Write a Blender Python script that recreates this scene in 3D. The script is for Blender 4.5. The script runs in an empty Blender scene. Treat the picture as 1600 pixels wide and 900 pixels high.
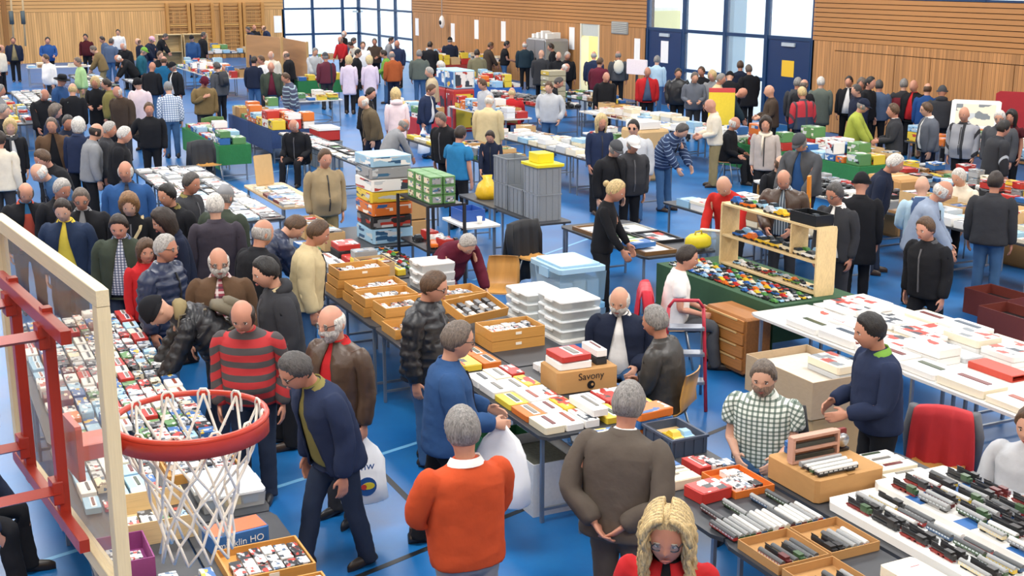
import bpy, bmesh, math, random
import numpy as np
from mathutils import Vector, Matrix, noise
scene = bpy.context.scene
COL = scene.collection
# ---------------------------------------------------------------- camera
F_PX, PITCH, YAW, CAM_H = 1967.0, math.radians(14), math.radians(26), 4.15
cam_d = bpy.data.cameras.new('camera'); cam = bpy.data.objects.new('camera', cam_d); COL.objects.link(cam)
cam.location = (0, 0, CAM_H); cam.rotation_euler = (math.pi/2-PITCH, 0, -YAW)
cam_d.sensor_width = 36.0; cam_d.lens = F_PX/1600*36.0; cam_d.clip_end = 400
scene.camera = cam
# ---------------------------------------------------------------- daylight outside the windows
world = bpy.data.worlds.new('daylight'); scene.world = world; world.use_nodes = True
_b = world.node_tree.nodes['Background']; _b.inputs[0].default_value = (0.86, 0.93, 1.0, 1); _b.inputs[1].default_value = 2.2
# ---------------------------------------------------------------- hall lamps (fixtures are built further down)
LAMP_GRID = [(x, y) for x in (-6.5, 1.5, 9.5, 17.5) for y in (-1.5, 7, 15.5, 24, 33, 42, 51, 60)]
LAMP_POWER, LAMP_SIZE, LAMP_Z = 370.0, (3.2, 3.2), 7.6
for lx, ly in LAMP_GRID:
    ld = bpy.data.lights.new('hall_lamp', 'AREA'); ld.shape = 'RECTANGLE'; ld.size, ld.size_y = LAMP_SIZE
    ld.energy = LAMP_POWER; ld.color = (1.0, 0.965, 0.92)
    lo = bpy.data.objects.new('hall_lamp', ld); COL.objects.link(lo); lo.location = (lx, ly, LAMP_Z-0.12)
vs = scene.view_settings
vs.view_transform = 'Standard'; vs.look = 'None'; vs.gamma = 1.0; vs.use_curve_mapping = False; vs.exposure = 0.0
# ---------------------------------------------------------------- pixel -> place
def ray(x, y):
    a, c = (x-800)/F_PX, -(y-450)/F_PX
    cy, sy = math.cos(PITCH), math.sin(PITCH); d1, d2 = cy+c*sy, -sy+c*cy
    ca, sa = math.cos(YAW), math.sin(YAW)
    return Vector((a*ca+d1*sa, -a*sa+d1*ca, d2))
def at(x, y, z=0.0):
    d = ray(x, y); return Vector((0, 0, CAM_H))+d*((z-CAM_H)/d.z)
def on_x(x, y, X):
    d = ray(x, y); return Vector((0, 0, CAM_H))+d*(X/d.x)
def on_y(x, y, Y):
    d = ray(x, y); return Vector((0, 0, CAM_H))+d*(Y/d.y)
# ---------------------------------------------------------------- colours and materials
def lin(h):
    if isinstance(h, tuple): return h
    h = h.lstrip('#'); c = [int(h[i:i+2], 16)/255 for i in (0, 2, 4)]
    return tuple((v/12.92 if v <= .04045 else ((v+.055)/1.055)**2.4) for v in c)
MATS = {}
def new_mat(key):
    m = bpy.data.materials.new(key); m.use_nodes = True; nt = m.node_tree
    return m, nt, nt.nodes['Principled BSDF'], nt.links.new
def mat(hexc, rough=.6, metal=0.0, grain=.10, scale=14.0, bump=0.0, kind='plain', spec=.5):
    key = (hexc, rough, metal, grain, scale, bump, kind)
    if key in MATS: return MATS[key]
    m, nt, p, L = new_mat('%s_%s' % (kind, str(hexc).lstrip('#')))
    c = lin(hexc); p.inputs['Roughness'].default_value = rough; p.inputs['Metallic'].default_value = metal
    p.inputs['Specular IOR Level'].default_value = spec
    tc = nt.nodes.new('ShaderNodeTexCoord'); n = nt.nodes.new('ShaderNodeTexNoise'); n.inputs['Scale'].default_value = scale
    n.inputs['Detail'].default_value = 3; L(tc.outputs['Object'], n.inputs['Vector'])
    mx = nt.nodes.new('ShaderNodeMix'); mx.data_type = 'RGBA'
    mx.inputs['A'].default_value = tuple(v*(1-grain) for v in c)+(1,); mx.inputs['B'].default_value = tuple(min(1, v*(1+grain)) for v in c)+(1,)
    L(n.outputs['Fac'], mx.inputs['Factor']); L(mx.outputs['Result'], p.inputs['Base Color'])
    if bump:
        b = nt.nodes.new('ShaderNodeBump'); b.inputs['Strength'].default_value = bump; b.inputs['Distance'].default_value = .02
        L(n.outputs['Fac'], b.inputs['Height']); L(b.outputs['Normal'], p.inputs['Normal'])
    MATS[key] = m; return m
def hair_mat(hexc):
    key = ('hair', hexc)
    if key in MATS: return MATS[key]
    m, nt, p, L = new_mat('hair_'+hexc.lstrip('#')); c = lin(hexc); p.inputs['Roughness'].default_value = .5
    tc = nt.nodes.new('ShaderNodeTexCoord'); mp = nt.nodes.new('ShaderNodeMapping'); mp.inputs['Scale'].default_value = (95, 95, 22); L(tc.outputs['Object'], mp.inputs['Vector'])
    n = nt.nodes.new('ShaderNodeTexNoise'); n.inputs['Scale'].default_value = 1; n.inputs['Detail'].default_value = 3; n.inputs['Distortion'].default_value = 1.2; L(mp.outputs[0], n.inputs['Vector'])
    r = nt.nodes.new('ShaderNodeValToRGB'); r.color_ramp.elements[0].position = .34; r.color_ramp.elements[1].position = .68
    r.color_ramp.elements[0].color = tuple(v*.45 for v in c)+(1,); r.color_ramp.elements[1].color = tuple(min(1, v*1.2) for v in c)+(1,)
    L(n.outputs['Fac'], r.inputs['Fac']); L(r.outputs['Color'], p.inputs['Base Color'])
    b = nt.nodes.new('ShaderNodeBump'); b.inputs['Strength'].default_value = .8; b.inputs['Distance'].default_value = .006; L(n.outputs['Fac'], b.inputs['Height']); L(b.outputs['Normal'], p.inputs['Normal'])
    MATS[key] = m; return m
def wood(hexc, rough=.5, axis='Y', fine=26.0, dark=.55):
    key = ('wood', hexc, rough, axis, fine)
    if key in MATS: return MATS[key]
    m, nt, p, L = new_mat('wood_'+hexc.lstrip('#')); c = lin(hexc); p.inputs['Roughness'].default_value = rough
    tc = nt.nodes.new('ShaderNodeTexCoord'); mp = nt.nodes.new('ShaderNodeMapping'); n = nt.nodes.new('ShaderNodeTexNoise')
    s = {'X': (1.2, fine, fine), 'Y': (fine, 1.2, fine), 'Z': (fine, fine, 1.2)}[axis]; mp.inputs['Scale'].default_value = s
    n.inputs['Scale'].default_value = 1.0; n.inputs['Detail'].default_value = 4; n.inputs['Distortion'].default_value = .6
    L(tc.outputs['Object'], mp.inputs['Vector']); L(mp.outputs['Vector'], n.inputs['Vector'])
    r = nt.nodes.new('ShaderNodeValToRGB'); r.color_ramp.elements[0].position = .25; r.color_ramp.elements[1].position = .72
    r.color_ramp.elements[0].color = tuple(v*dark for v in c)+(1,); r.color_ramp.elements[1].color = tuple(min(1, v*1.12) for v in c)+(1,)
    L(n.outputs['Fac'], r.inputs['Fac']); L(r.outputs['Color'], p.inputs['Base Color'])
    MATS[key] = m; return m
def printed(base, dark='#30343a', accent='#b03a2e', scale=9.0, amount=.55):
    """flat colour print: blocks of picture and lettering colours on a base card colour"""
    key = ('print', base, dark, accent, scale)
    if key in MATS: return MATS[key]
    m, nt, p, L = new_mat('print_'+base.lstrip('#')); p.inputs['Roughness'].default_value = .38
    tc = nt.nodes.new('ShaderNodeTexCoord'); oi = nt.nodes.new('ShaderNodeObjectInfo'); ad = nt.nodes.new('ShaderNodeVectorMath')
    sc = nt.nodes.new('ShaderNodeVectorMath'); sc.operation = 'SCALE'; sc.inputs['Scale'].default_value = 37.0
    cb = nt.nodes.new('ShaderNodeCombineXYZ'); L(oi.outputs['Random'], cb.inputs[0]); L(oi.outputs['Random'], cb.inputs[1])
    L(cb.outputs[0], sc.inputs[0]); L(tc.outputs['Object'], ad.inputs[0]); L(sc.outputs[0], ad.inputs[1])
    v = nt.nodes.new('ShaderNodeTexVoronoi'); v.distance = 'CHEBYCHEV'; v.inputs['Scale'].default_value = scale*.36; v.inputs['Randomness'].default_value = .85
    L(ad.outputs[0], v.inputs['Vector'])
    r = nt.nodes.new('ShaderNodeValToRGB'); r.color_ramp.interpolation = 'CONSTANT'
    e = r.color_ramp.elements; e[0].position = 0; e[0].color = lin(base)+(1,); e[1].position = .52; e[1].color = lin(dark)+(1,)
    for pos, cc in ((.66, base), (.74, accent), (.84, '#c9cfd2'), (.93, base)):
        x = e.new(pos); x.color = lin(cc)+(1,)
    sep = nt.nodes.new('ShaderNodeSeparateColor'); L(v.outputs['Color'], sep.inputs[0]); L(sep.outputs[0], r.inputs['Fac'])
    L(r.outputs['Color'], p.inputs['Base Color'])
    MATS[key] = m; return m
def clear(hexc, alpha=.35, rough=.12):
    key = ('clear', hexc, alpha, rough)
    if key in MATS: return MATS[key]
    m, nt, p, L = new_mat('clear_'+hexc.lstrip('#')); p.inputs['Base Color'].default_value = lin(hexc)+(1,); p.inputs['Roughness'].default_value = rough
    t = nt.nodes.new('ShaderNodeBsdfTransparent'); t.inputs[0].default_value = tuple(.5+.5*v for v in lin(hexc))+(1,)
    mx = nt.nodes.new('ShaderNodeMixShader'); mx.inputs[0].default_value = alpha
    L(t.outputs[0], mx.inputs[1]); L(p.outputs[0], mx.inputs[2]); L(mx.outputs[0], nt.nodes['Material Output'].inputs['Surface'])
    MATS[key] = m; return m
def emit(hexc, s):
    key = ('emit', hexc, s)
    if key in MATS: return MATS[key]
    m, nt, p, L = new_mat('lamp_'+hexc.lstrip('#')); p.inputs['Base Color'].default_value = lin(hexc)+(1,)
    p.inputs['Emission Color'].default_value = lin(hexc)+(1,); p.inputs['Emission Strength'].default_value = s
    MATS[key] = m; return m
# ---------------------------------------------------------------- object helpers
def link(o, parent=None):
    COL.objects.link(o)
    if parent is not None: o.parent = parent
    return o
def tag(o, label, cat, group=None):
    o['label'] = label; o['category'] = cat
    if group: o['group'] = group
    return o
def structure(o, label=None):
    o['kind'] = 'structure'
    if label: o['label'] = label
    return o
def empty(name, loc=(0, 0, 0), rz=0.0):
    o = bpy.data.objects.new(name, None); o.empty_display_size = .1; o.location = loc; o.rotation_euler = (0, 0, rz); return link(o)
def thing(name, label, cat, loc=(0, 0, 0), rz=0.0, group=None):
    return tag(empty(name, loc, rz), label, cat, group)
def mesh_from(name, V, Fc, smooth=False):
    me = bpy.data.meshes.new(name); me.from_pydata([tuple(v) for v in V], [], [tuple(int(i) for i in f) for f in Fc]); me.validate(); me.update()
    if smooth: me.shade_smooth()
    return me
def obj(name, me, m, parent=None, loc=(0, 0, 0), rot=(0, 0, 0), scale=(1, 1, 1)):
    o = bpy.data.objects.new(name, me); o.location = loc; o.rotation_euler = rot; o.scale = scale
    if m is not None:
        if not me.materials: me.materials.append(m)
        s = o.material_slots[0]
        if me.materials[0] is not m: s.link = 'OBJECT'; s.material = m
    return link(o, parent)
def unit_box(bev=0.0):
    bm = bmesh.new(); bmesh.ops.create_cube(bm, size=1.0)
    bmesh.ops.translate(bm, verts=bm.verts, vec=(0, 0, .5))
    if bev: bmesh.ops.bevel(bm, geom=bm.edges[:], offset=bev, segments=1, affect='EDGES')
    me = bpy.data.meshes.new('box'); bm.to_mesh(me); bm.free(); return me
BOX, RBOX = unit_box(), unit_box(.045)
def box(name, size, loc, m, parent=None, rz=0.0, r=True, rot=None):
    return obj(name, RBOX if r else BOX, m, parent, loc, rot if rot is not None else (0, 0, rz), size)
def multi(parts):
    """parts: (size, loc, rz) boxes joined into one mesh"""
    V, Fc = [], []
    for p in parts:
        size, loc = p[0], p[1]; rz = p[2] if len(p) > 2 else 0.0; c, s = math.cos(rz), math.sin(rz); b = len(V)
        for x, y, z in ((-.5, -.5, 0), (.5, -.5, 0), (.5, .5, 0), (-.5, .5, 0), (-.5, -.5, 1), (.5, -.5, 1), (.5, .5, 1), (-.5, .5, 1)):
            X, Y = x*size[0], y*size[1]; V.append((X*c-Y*s+loc[0], X*s+Y*c+loc[1], z*size[2]+loc[2]))
        Fc += [tuple(b+i for i in f) for f in ((3, 2, 1, 0), (4, 5, 6, 7), (0, 1, 5, 4), (1, 2, 6, 5), (2, 3, 7, 6), (3, 0, 4, 7))]
    return V, Fc
def tube_geo(pts, rad, n=8, cap=True, flat=1.0):
    """sweep of rings along a polyline; rad is one radius or one per point (or (a, b) pairs)"""
    P = [Vector(p) for p in pts]; V, Fc = [], []; ref = None
    for i, p in enumerate(P):
        d = (P[min(i+1, len(P)-1)]-P[max(i-1, 0)]).normalized()
        if ref is None: ref = Vector((0, 1, 0)) if abs(d.y) < .8 else Vector((1, 0, 0))
        a = (ref-d*ref.dot(d)).normalized(); b = d.cross(a); ref = a
        r = rad[i] if isinstance(rad, (list, tuple)) else rad
        ra, rb = r if isinstance(r, (list, tuple)) else (r, r*flat)
        for k in range(n):
            t = 2*math.pi*k/n; V.append(tuple(p+a*math.cos(t)*ra+b*math.sin(t)*rb))
    for i in range(len(P)-1):
        for k in range(n):
            k2 = (k+1) % n; Fc.append((i*n+k, i*n+k2, (i+1)*n+k2, (i+1)*n+k))
    if cap:
        Fc.append(tuple(range(n-1, -1, -1))); Fc.append(tuple((len(P)-1)*n+k for k in range(n)))
    return V, Fc
def tube(name, pts, rad, m, parent=None, n=8, loc=(0, 0, 0), smooth=True):
    return obj(name, mesh_from(name, *tube_geo(pts, rad, n), smooth=smooth), m, parent, loc)
def merge(geos):
    V, Fc = [], []
    for v, f in geos:
        b = len(V); V += list(v); Fc += [tuple(i+b for i in q) for q in f]
    return V, Fc
def ball_geo(c, r, n=10, k=7):
    V, Fc = [], []; rx, ry, rz = r if isinstance(r, (list, tuple)) else (r, r, r)
    for i in range(k+1):
        t = math.pi*i/k
        for j in range(n):
            a = 2*math.pi*j/n; V.append((c[0]+rx*math.sin(t)*math.cos(a), c[1]+ry*math.sin(t)*math.sin(a), c[2]+rz*math.cos(t)))
    for i in range(k):
        for j in range(n):
            j2 = (j+1) % n; Fc.append((i*n+j, (i+1)*n+j, (i+1)*n+j2, i*n+j2))
    return V, Fc
def text_mesh(s, size, m, parent, loc, rot, name='lettering', bold=False):
    cu = bpy.data.curves.new('t', 'FONT'); cu.body = s; cu.size = size; cu.extrude = .0008; cu.align_x = 'CENTER'; cu.align_y = 'CENTER'
    if bold: cu.offset = size*.03
    t = bpy.data.objects.new('t', cu); COL.objects.link(t)
    me = bpy.data.meshes.new_from_object(t.evaluated_get(bpy.context.evaluated_depsgraph_get()))
    bpy.data.objects.remove(t); bpy.data.curves.remove(cu); me.name = name
    me.materials.clear()
    return obj(name, me, m, parent, loc, rot)

# ================================================================ THE HALL
WX, BY = 22.6, 65.0            # inner faces of the right wall and of the far wall
X0, Y0, ZC = -12.0, -6.0, 8.0
ZB = 2.41                       # joint between upright boards below and level boards above
M_frame = mat('#123a63', .4); M_door = mat('#12325f', .45, grain=.06, scale=3); M_glass = clear('#eef6fa', .10, .03)
M_backing = mat('#4a2f1a', .8); M_white = mat('#f2f2ee', .5, grain=.03)
W_right, W_far = wood('#bd8650', .55, 'Z', 20, .72), wood('#d2a266', .55, 'Z', 20, .75)
W_rightb, W_farb = wood('#bf8750', .5, 'Y', 18, .72), wood('#d0a064', .5, 'X', 18, .74)
def slab(name, x0, x1, y0, y1, z0, z1, m, parent=None):
    return obj(name, BOX, m, parent, ((x0+x1)/2, (y0+y1)/2, z0), (0, 0, 0), (x1-x0, y1-y0, z1-z0))
def upright_boards(hexc, axis):
    """narrow upright boards: fine relief too thin to pick apart"""
    m, nt, p, L = new_mat('upright_boards_'+hexc.lstrip('#')); p.inputs['Roughness'].default_value = .55; c = lin(hexc)
    tc = nt.nodes.new('ShaderNodeTexCoord'); ge = nt.nodes.new('ShaderNodeNewGeometry'); mp = nt.nodes.new('ShaderNodeMapping')
    mp.inputs['Scale'].default_value = (9.5, 9.5, .35); L(ge.outputs['Position'], mp.inputs['Vector'])
    n = nt.nodes.new('ShaderNodeTexNoise'); n.inputs['Scale'].default_value = 1; n.inputs['Detail'].default_value = 2; L(mp.outputs[0], n.inputs['Vector'])
    r = nt.nodes.new('ShaderNodeValToRGB'); r.color_ramp.elements[0].position = .35; r.color_ramp.elements[1].position = .66
    r.color_ramp.elements[0].color = tuple(v*.74 for v in c)+(1,); r.color_ramp.elements[1].color = tuple(min(1, v*1.14) for v in c)+(1,)
    L(n.outputs['Fac'], r.inputs['Fac'])
    sx = nt.nodes.new('ShaderNodeSeparateXYZ'); L(ge.outputs['Position'], sx.inputs[0])
    w = nt.nodes.new('ShaderNodeMath'); w.operation = 'PINGPONG'; w.inputs[1].default_value = .055; L(sx.outputs[axis], w.inputs[0])
    st = nt.nodes.new('ShaderNodeMath'); st.operation = 'LESS_THAN'; st.inputs[1].default_value = .006; L(w.outputs[0], st.inputs[0])
    mx = nt.nodes.new('ShaderNodeMix'); mx.data_type = 'RGBA'; mx.inputs['B'].default_value = tuple(v*.42 for v in c)+(1,)
    L(st.outputs[0], mx.inputs['Factor']); L(r.outputs['Color'], mx.inputs['A']); L(mx.outputs['Result'], p.inputs['Base Color'])
    return m
M_upR, M_upF = upright_boards('#c08a55', 1), upright_boards('#d3a468', 0)
# floor -----------------------------------------------------------
def floor_mat():
    m, nt, p, L = new_mat('sports_floor_blue'); ge = nt.nodes.new('ShaderNodeNewGeometry'); n = nt.nodes.new('ShaderNodeTexNoise')
    n.inputs['Scale'].default_value = 1.3; n.inputs['Detail'].default_value = 6; n.inputs['Roughness'].default_value = .65; L(ge.outputs['Position'], n.inputs['Vector'])
    r = nt.nodes.new('ShaderNodeValToRGB'); r.color_ramp.elements[0].position = .3; r.color_ramp.elements[1].position = .75
    r.color_ramp.elements[0].color = lin('#0e5a9c')+(1,); r.color_ramp.elements[1].color = lin('#1d72b2')+(1,)
    L(n.outputs['Fac'], r.inputs['Fac']); L(r.outputs['Color'], p.inputs['Base Color'])
    q = nt.nodes.new('ShaderNodeMapRange'); q.inputs['To Min'].default_value = .26; q.inputs['To Max'].default_value = .44
    L(n.outputs['Fac'], q.inputs['Value']); L(q.outputs[0], p.inputs['Roughness']); return m
floor = structure(slab('floor', X0, WX+.3, Y0, BY+.3, -.2, 0, floor_mat()), 'glossy blue sports floor')
M_black = mat('#15181c', .4); M_pale = mat('#6fb2dc', .4)
def marking(p, q, w, m, name='court_line'):
    d = Vector(q)-Vector(p); o = box(name, (d.length, w, .0012), ((p[0]+q[0])/2, (p[1]+q[1])/2, .0006), m, None, math.atan2(d.y, d.x), r=False)
    return structure(o)
marking((.2, 7.03), (9.4, 10.08), .055, M_black); marking((3.42, 8.1), (3.42, 12.6), .055, M_black)
marking((.6, 9.06), (6.6, 10.9), .05, M_pale); marking((7.0, 15.6), (10.2, 17.6), .05, M_pale); marking((3.0, 24.0), (9.6, 28.0), .05, M_pale)
V, Fc = [], []
for i in range(49):
    a = 2*math.pi*i/48
    for rr in (2.72, 2.78): V.append((9.0+rr*math.cos(a), 36.8+rr*math.sin(a), .0012))
for i in range(48): Fc.append((2*i, 2*i+1, 2*i+3, 2*i+2))
structure(obj('court_circle', mesh_from('court_circle', V, Fc), M_black))
# ceiling, unseen side walls --------------------------------------
structure(slab('ceiling', X0, WX+.3, Y0, BY+.3, ZC, ZC+.2, mat('#e2d6c4', .8)), 'pale boarded hall ceiling')
structure(slab('wall_left', X0-.3, X0, Y0, BY, 0, ZC, W_farb), 'timber side wall'); structure(slab('wall_front', X0, WX, Y0-.3, Y0, 0, ZC, W_farb), 'timber wall behind the gallery')
for lx, ly in LAMP_GRID:
    t = thing('ceiling_light', 'square white ceiling luminaire in the hall roof grid', 'ceiling light', (lx, ly, LAMP_Z), 0, 'square luminaires in the hall roof')
    box('housing', (3.4, 3.4, .4), (0, 0, 0), M_white, t); box('diffuser', (3.2, 3.2, .05), (0, 0, -.05), emit('#fff6ea', 3.0), t)
# right wall ------------------------------------------------------
ya, yb, yc = on_x(1270, 63, WX).y, on_x(1010, 42, WX).y, on_x(644, 18, WX).y
d0, d1 = on_x(937, 60, WX).y, on_x(907, 60, WX).y
wr = structure(empty('wall_right'), 'timber-clad long wall of the hall')
T = .3
slab('backing', WX+.03, WX+T, Y0, ya, 0, 3.53, M_backing, wr); slab('header', WX, WX+T, Y0, ya, 6.0, ZC, W_rightb, wr)
slab('backing', WX+.03, WX+T, yb, d0, 0, ZC, M_backing, wr); slab('backing', WX+.03, WX+T, d1, yc, 0, ZC, M_backing, wr); slab('backing', WX+.03, WX+T, d0, d1, 2.42, ZC, M_backing, wr)
slab('header', WX, WX+T, ya, yb, 6.0, ZC, W_rightb, wr); slab('header', WX, WX+T, yc, BY, 6.0, ZC, W_rightb, wr)
pz = 2.19
seams = [on_x(px, 100, WX).y for px in (1303, 1398, 1454, 1537, 1586)]+[11.5, 8.0, 4.0, 0.0, Y0]
slab('upright_cladding', WX, WX+.03, seams[0], ya, 0, ZB, M_upR, wr); slab('upright_cladding', WX, WX+.03, Y0, seams[0], pz, ZB, M_upR, wr)
for a, b in zip(seams[:-1], seams[1:]): slab('sliding_panel', WX-.005, WX+.03, b+.012, a-.012, 0.02, pz-.02, M_upR, wr)
slab('upright_cladding', WX, WX+.03, yb, d0, 0, ZB, M_upR, wr); slab('upright_cladding', WX, WX+.03, d1, yc, 0, ZB, M_upR, wr)
def level_boards(wall, m, axis, a, b, z0, z1, pitch, at_):
    z = z0
    while z < z1-.01:
        if axis == 'y': slab('board', at_-.012+.008*((z*7) % 1), at_+.03, a, b, z+.012, min(z+pitch-.008, z1), m, wall)
        else: slab('board', a, b, at_-.012+.008*((z*7) % 1), at_+.03, z+.012, min(z+pitch-.008, z1), m, wall)
        z += pitch
level_boards(wr, W_rightb, 'y', Y0, ya, ZB, 3.53, .124, WX); level_boards(wr, W_rightb, 'y', yb, yc, ZB, 4.1, .124, WX)
slab('upper_cladding', WX, WX+.03, yb, yc, 4.1, ZC, W_rightb, wr)
# far wall --------------------------------------------------------
xw = on_y(443, 30, BY).x
wb = structure(empty('wall_back'), 'pale timber end wall with climbing bars')
slab('backing', X0, xw, BY+.03, BY+T, 0, ZC, M_backing, wb); slab('upright_cladding', X0, xw, BY, BY+.03, 0, 2.38, M_upF, wb)
level_boards(wb, W_farb, 'x', X0, xw, 2.38, 4.1, .17, BY); slab('upper_cladding', X0, xw, BY, BY+.03, 4.1, ZC, W_farb, wb)
slab('header', xw, WX+T, BY, BY+T, 6.0, ZC, W_farb, wb)
structure(slab('trim_1', on_y(3, 30, BY).x, on_y(11, 30, BY).x, BY-.25, BY, 0, ZC, wood('#9a6a35', .5, 'Z')), 'dark timber post at the end wall')
# windows ---------------------------------------------------------
def window(name, label, axis, at_, cuts, z0, rails, z1, skip=()):
    """axis 'y': window in the right wall; cuts are the mullion places; rails the heights of the level bars"""
    w = structure(empty(name), label)
    def bar(nm, a, b, c, d, m, t0=.0, t1=.14):
        if axis == 'y': slab(nm, at_+t0, at_+t1, a, b, c, d, m, w)
        else: slab(nm, a, b, at_+t0, at_+t1, c, d, m, w)
    for c in cuts: bar('mullion', c-.07, c+.07, z0, z1, M_frame)
    cs = sorted(cuts); zs = [z0]+list(rails)+[z1]
    for i in range(len(cs)-1):
        for j, z in enumerate(zs):
            if (i, j) not in skip: bar('rail', cs[i]+.07, cs[i+1]-.07, max(z-.05, z0), min(z+.05, z1), M_frame, .01, .12)
        for j in range(len(zs)-1):
            if (i, j) not in skip: bar('pane', cs[i]+.07, cs[i+1]-.07, zs[j]+.05, zs[j+1]-.05, M_glass, .05, .07)
    return w
def door(name, label, axis, at_, a, b, z1, notice, sign=True):
    d = structure(empty(name), label)
    def bar(nm, a, b, c, e, m, t0, t1):
        return slab(nm, at_+t0, at_+t1, a, b, c, e, m, d) if axis == 'y' else slab(nm, a, b, at_+t0, at_+t1, c, e, m, d)
    bar('leaf', a+.1, b-.1, .01, z1-.05, M_door, .03, .09); bar('door_frame', a+.07, a+.1, 0, z1, M_frame, -.01, .12); bar('door_frame', b-.1, b-.07, 0, z1, M_frame, -.01, .12)
    m = (a+b)/2; bar('closer', m-.28, m+.28, z1-.22, z1-.12, mat('#b9c6cf', .4), -.02, .03)
    bar('handle', a+.18, a+.3, 1.0, 1.04, mat('#c8c8c8', .3, .8), -.05, .03)
    if notice: bar('notice', m-notice[1], m+notice[1], notice[2], notice[3], mat(notice[0], .6, grain=.02), .022, .03)
    return d
cY = [on_x(px, 60, WX).y for px in (1270, 1196, 1131, 1067, 1010)]
window('window_1', 'tall blue-framed glazing in the long wall', 'y', WX, cY, 0.0, (1.19, ZB), 6.0, skip={(0, 0), (0, 1), (3, 0), (3, 1)})
door('door_1', 'blue steel door with a yellow notice', 'y', WX, cY[0], cY[1], ZB, ('#f2c230', .27, 1.35, 1.8))
door('door_2', 'blue steel door with a white notice', 'y', WX, cY[3], cY[4], ZB, ('#f4f4f4', .22, 1.35, 2.05))
cY = [on_x(px, 30, WX).y for px in (644, 616, 590)]+[BY]
window('window_2', 'blue-framed corner glazing in the long wall', 'y', WX, cY, 0.0, (1.1, 2.4), 6.0)
cX = [on_y(px, 30, BY).x for px in (443, 489, 536, 561)]
window('window_3', 'blue-framed corner glazing in the end wall', 'x', BY, cX, 0.0, (1.1, 2.4), 6.0)
door('door_3', 'blue steel corner door with a white notice', 'x', BY-.05, cX[3]-.15, WX+.05, 2.4, ('#f6f6f4', .17, 1.2, 1.75))
cY = [Y0, 2, 7, on_x(1650, 5, WX).y, on_x(1536, 5, WX).y, ya]
window('window_4', 'strip window above the level boards', 'y', WX, cY, 3.53, (), 6.0)
structure(slab('outside_ground', WX+.4, 80, -30, 120, -.3, -.05, mat('#d9dde0', .9)), 'pale paving outside the glazing')
structure(slab('outside_ground', -30, WX+.4, BY+.4, 120, -.3, -.05, mat('#d9dde0', .9)), 'pale paving outside the end glazing')
for px in (1148,):
    p = on_x(px, 60, WX+1.2); tag(box('outdoor_column', (.5, .5, 6), (p.x, p.y, -.05), mat('#9fb6c4', .6)), 'grey outdoor column behind the tall glazing', 'column')
# lit doorway -----------------------------------------------------
dw = structure(empty('door_4'), 'open doorway into a lit side room')
cream = mat('#e9e6d2', .5)
slab('jamb', WX-.02, WX+T, d0, d0+.09, 0, 2.42, cream, dw); slab('jamb', WX-.02, WX+T, d1-.09, d1, 0, 2.42, cream, dw); slab('transom', WX+.02, WX+.1, d0+.09, d1-.09, 2.0, 2.42, mat('#c9cfc9', .4), dw)
slab('room_wall', WX+2.6, WX+2.7, d0-1, d1+1, 0, 2.9, mat('#f3e9a8', .7), dw); slab('room_wall', WX+T, WX+2.6, d0-1.1, d0-1, 0, 2.9, mat('#f3e9a8', .7), dw)
slab('room_wall', WX+T, WX+2.6, d1+1, d1+1.1, 0, 2.9, mat('#f3e9a8', .7), dw); slab('room_ceiling', WX+T, WX+2.6, d0-1, d1+1, 2.9, 3.0, M_white, dw)
ld = bpy.data.lights.new('side_room_lamp', 'AREA'); ld.energy = 90; ld.size = .8; ld.color = (1, .93, .7); lo = link(bpy.data.objects.new('side_room_lamp', ld)); lo.location = (WX+1.4, (d0+d1)/2, 2.85)
# wall bars -------------------------------------------------------
W_bar = wood('#c58f4c', .45, 'Z')
for k, (pa, pb, w) in enumerate(((258, 297, 'next to the upright boards'), (298, 334, 'second from the upright boards'), (343, 377, 'second from the corner glazing'), (378, 412, 'closest to the corner glazing'))):
    a, b = on_y(pa, 30, BY).x, on_y(pb, 30, BY).x
    t = thing('wall_bars', 'pale timber climbing bars, '+w, 'wall bars', ((a+b)/2, BY-.02, 0)); w2 = (b-a)/2
    for s in (-1, 1): box('upright', (.16, .2, 2.75), (s*(w2-.09), -.1, 0), W_bar, t)
    z = .2
    while z < 2.75:
        box('rung', (2*w2-.3, .05, .05), (0, -.12, z), wood('#c9975a', .45, 'X'), t); z += .19
    box('cross_rail', (2*w2-.3, .08, .1), (0, -.08, 1.62), wood('#d9a860', .45, 'X'), t)
# notices, speaker, vent ------------------------------------------
for px, py, w, h, lab in ((652, 42, .42, .8, 'white notice sheet beside the corner glazing'), (708, 51, .42, .8, 'white notice sheet below the hanging loudspeaker'), (745, 46, .42, .8, 'white notice sheet between two others on the timber wall'),
                          (787, 49, .42, .8, 'white notice sheet beside the grey metal cabinet'), (894, 60, .4, .8, 'white notice sheet next to the lit doorway'), (996, 78, .36, .75, 'white notice sheet near the blue door')):
    p = on_x(px, py, WX); tag(box('notice_sheet', (.012, w, h), (WX-.012, p.y, p.z-h/2), mat('#fbfbf8', .6, grain=.01), r=False), lab, 'notice')
p = on_y(434, 38, BY); tag(box('notice_sheet', (.4, .012, .85), (p.x, BY-.012, p.z-.42), mat('#fbfbf8', .6, grain=.01), r=False), 'white notice sheet on the pale end wall', 'notice')
p = on_x(969, 44, WX); t = thing('air_vent', 'grey slatted air vent in the timber wall', 'vent', (WX, p.y, p.z-.2))
box('vent_frame', (.03, 1.1, .42), (-.015, 0, 0), mat('#9a9c98', .5), t)
for k in range(6): box('slat', (.03, 1.0, .035), (-.04, 0, .04+k*.06), mat('#c9ccc8', .4, .3), t)
p = on_x(702, 34, WX); t = thing('hanging_loudspeaker', 'white loudspeaker hanging on a cable', 'loudspeaker', (WX-.35, p.y, p.z))
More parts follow.
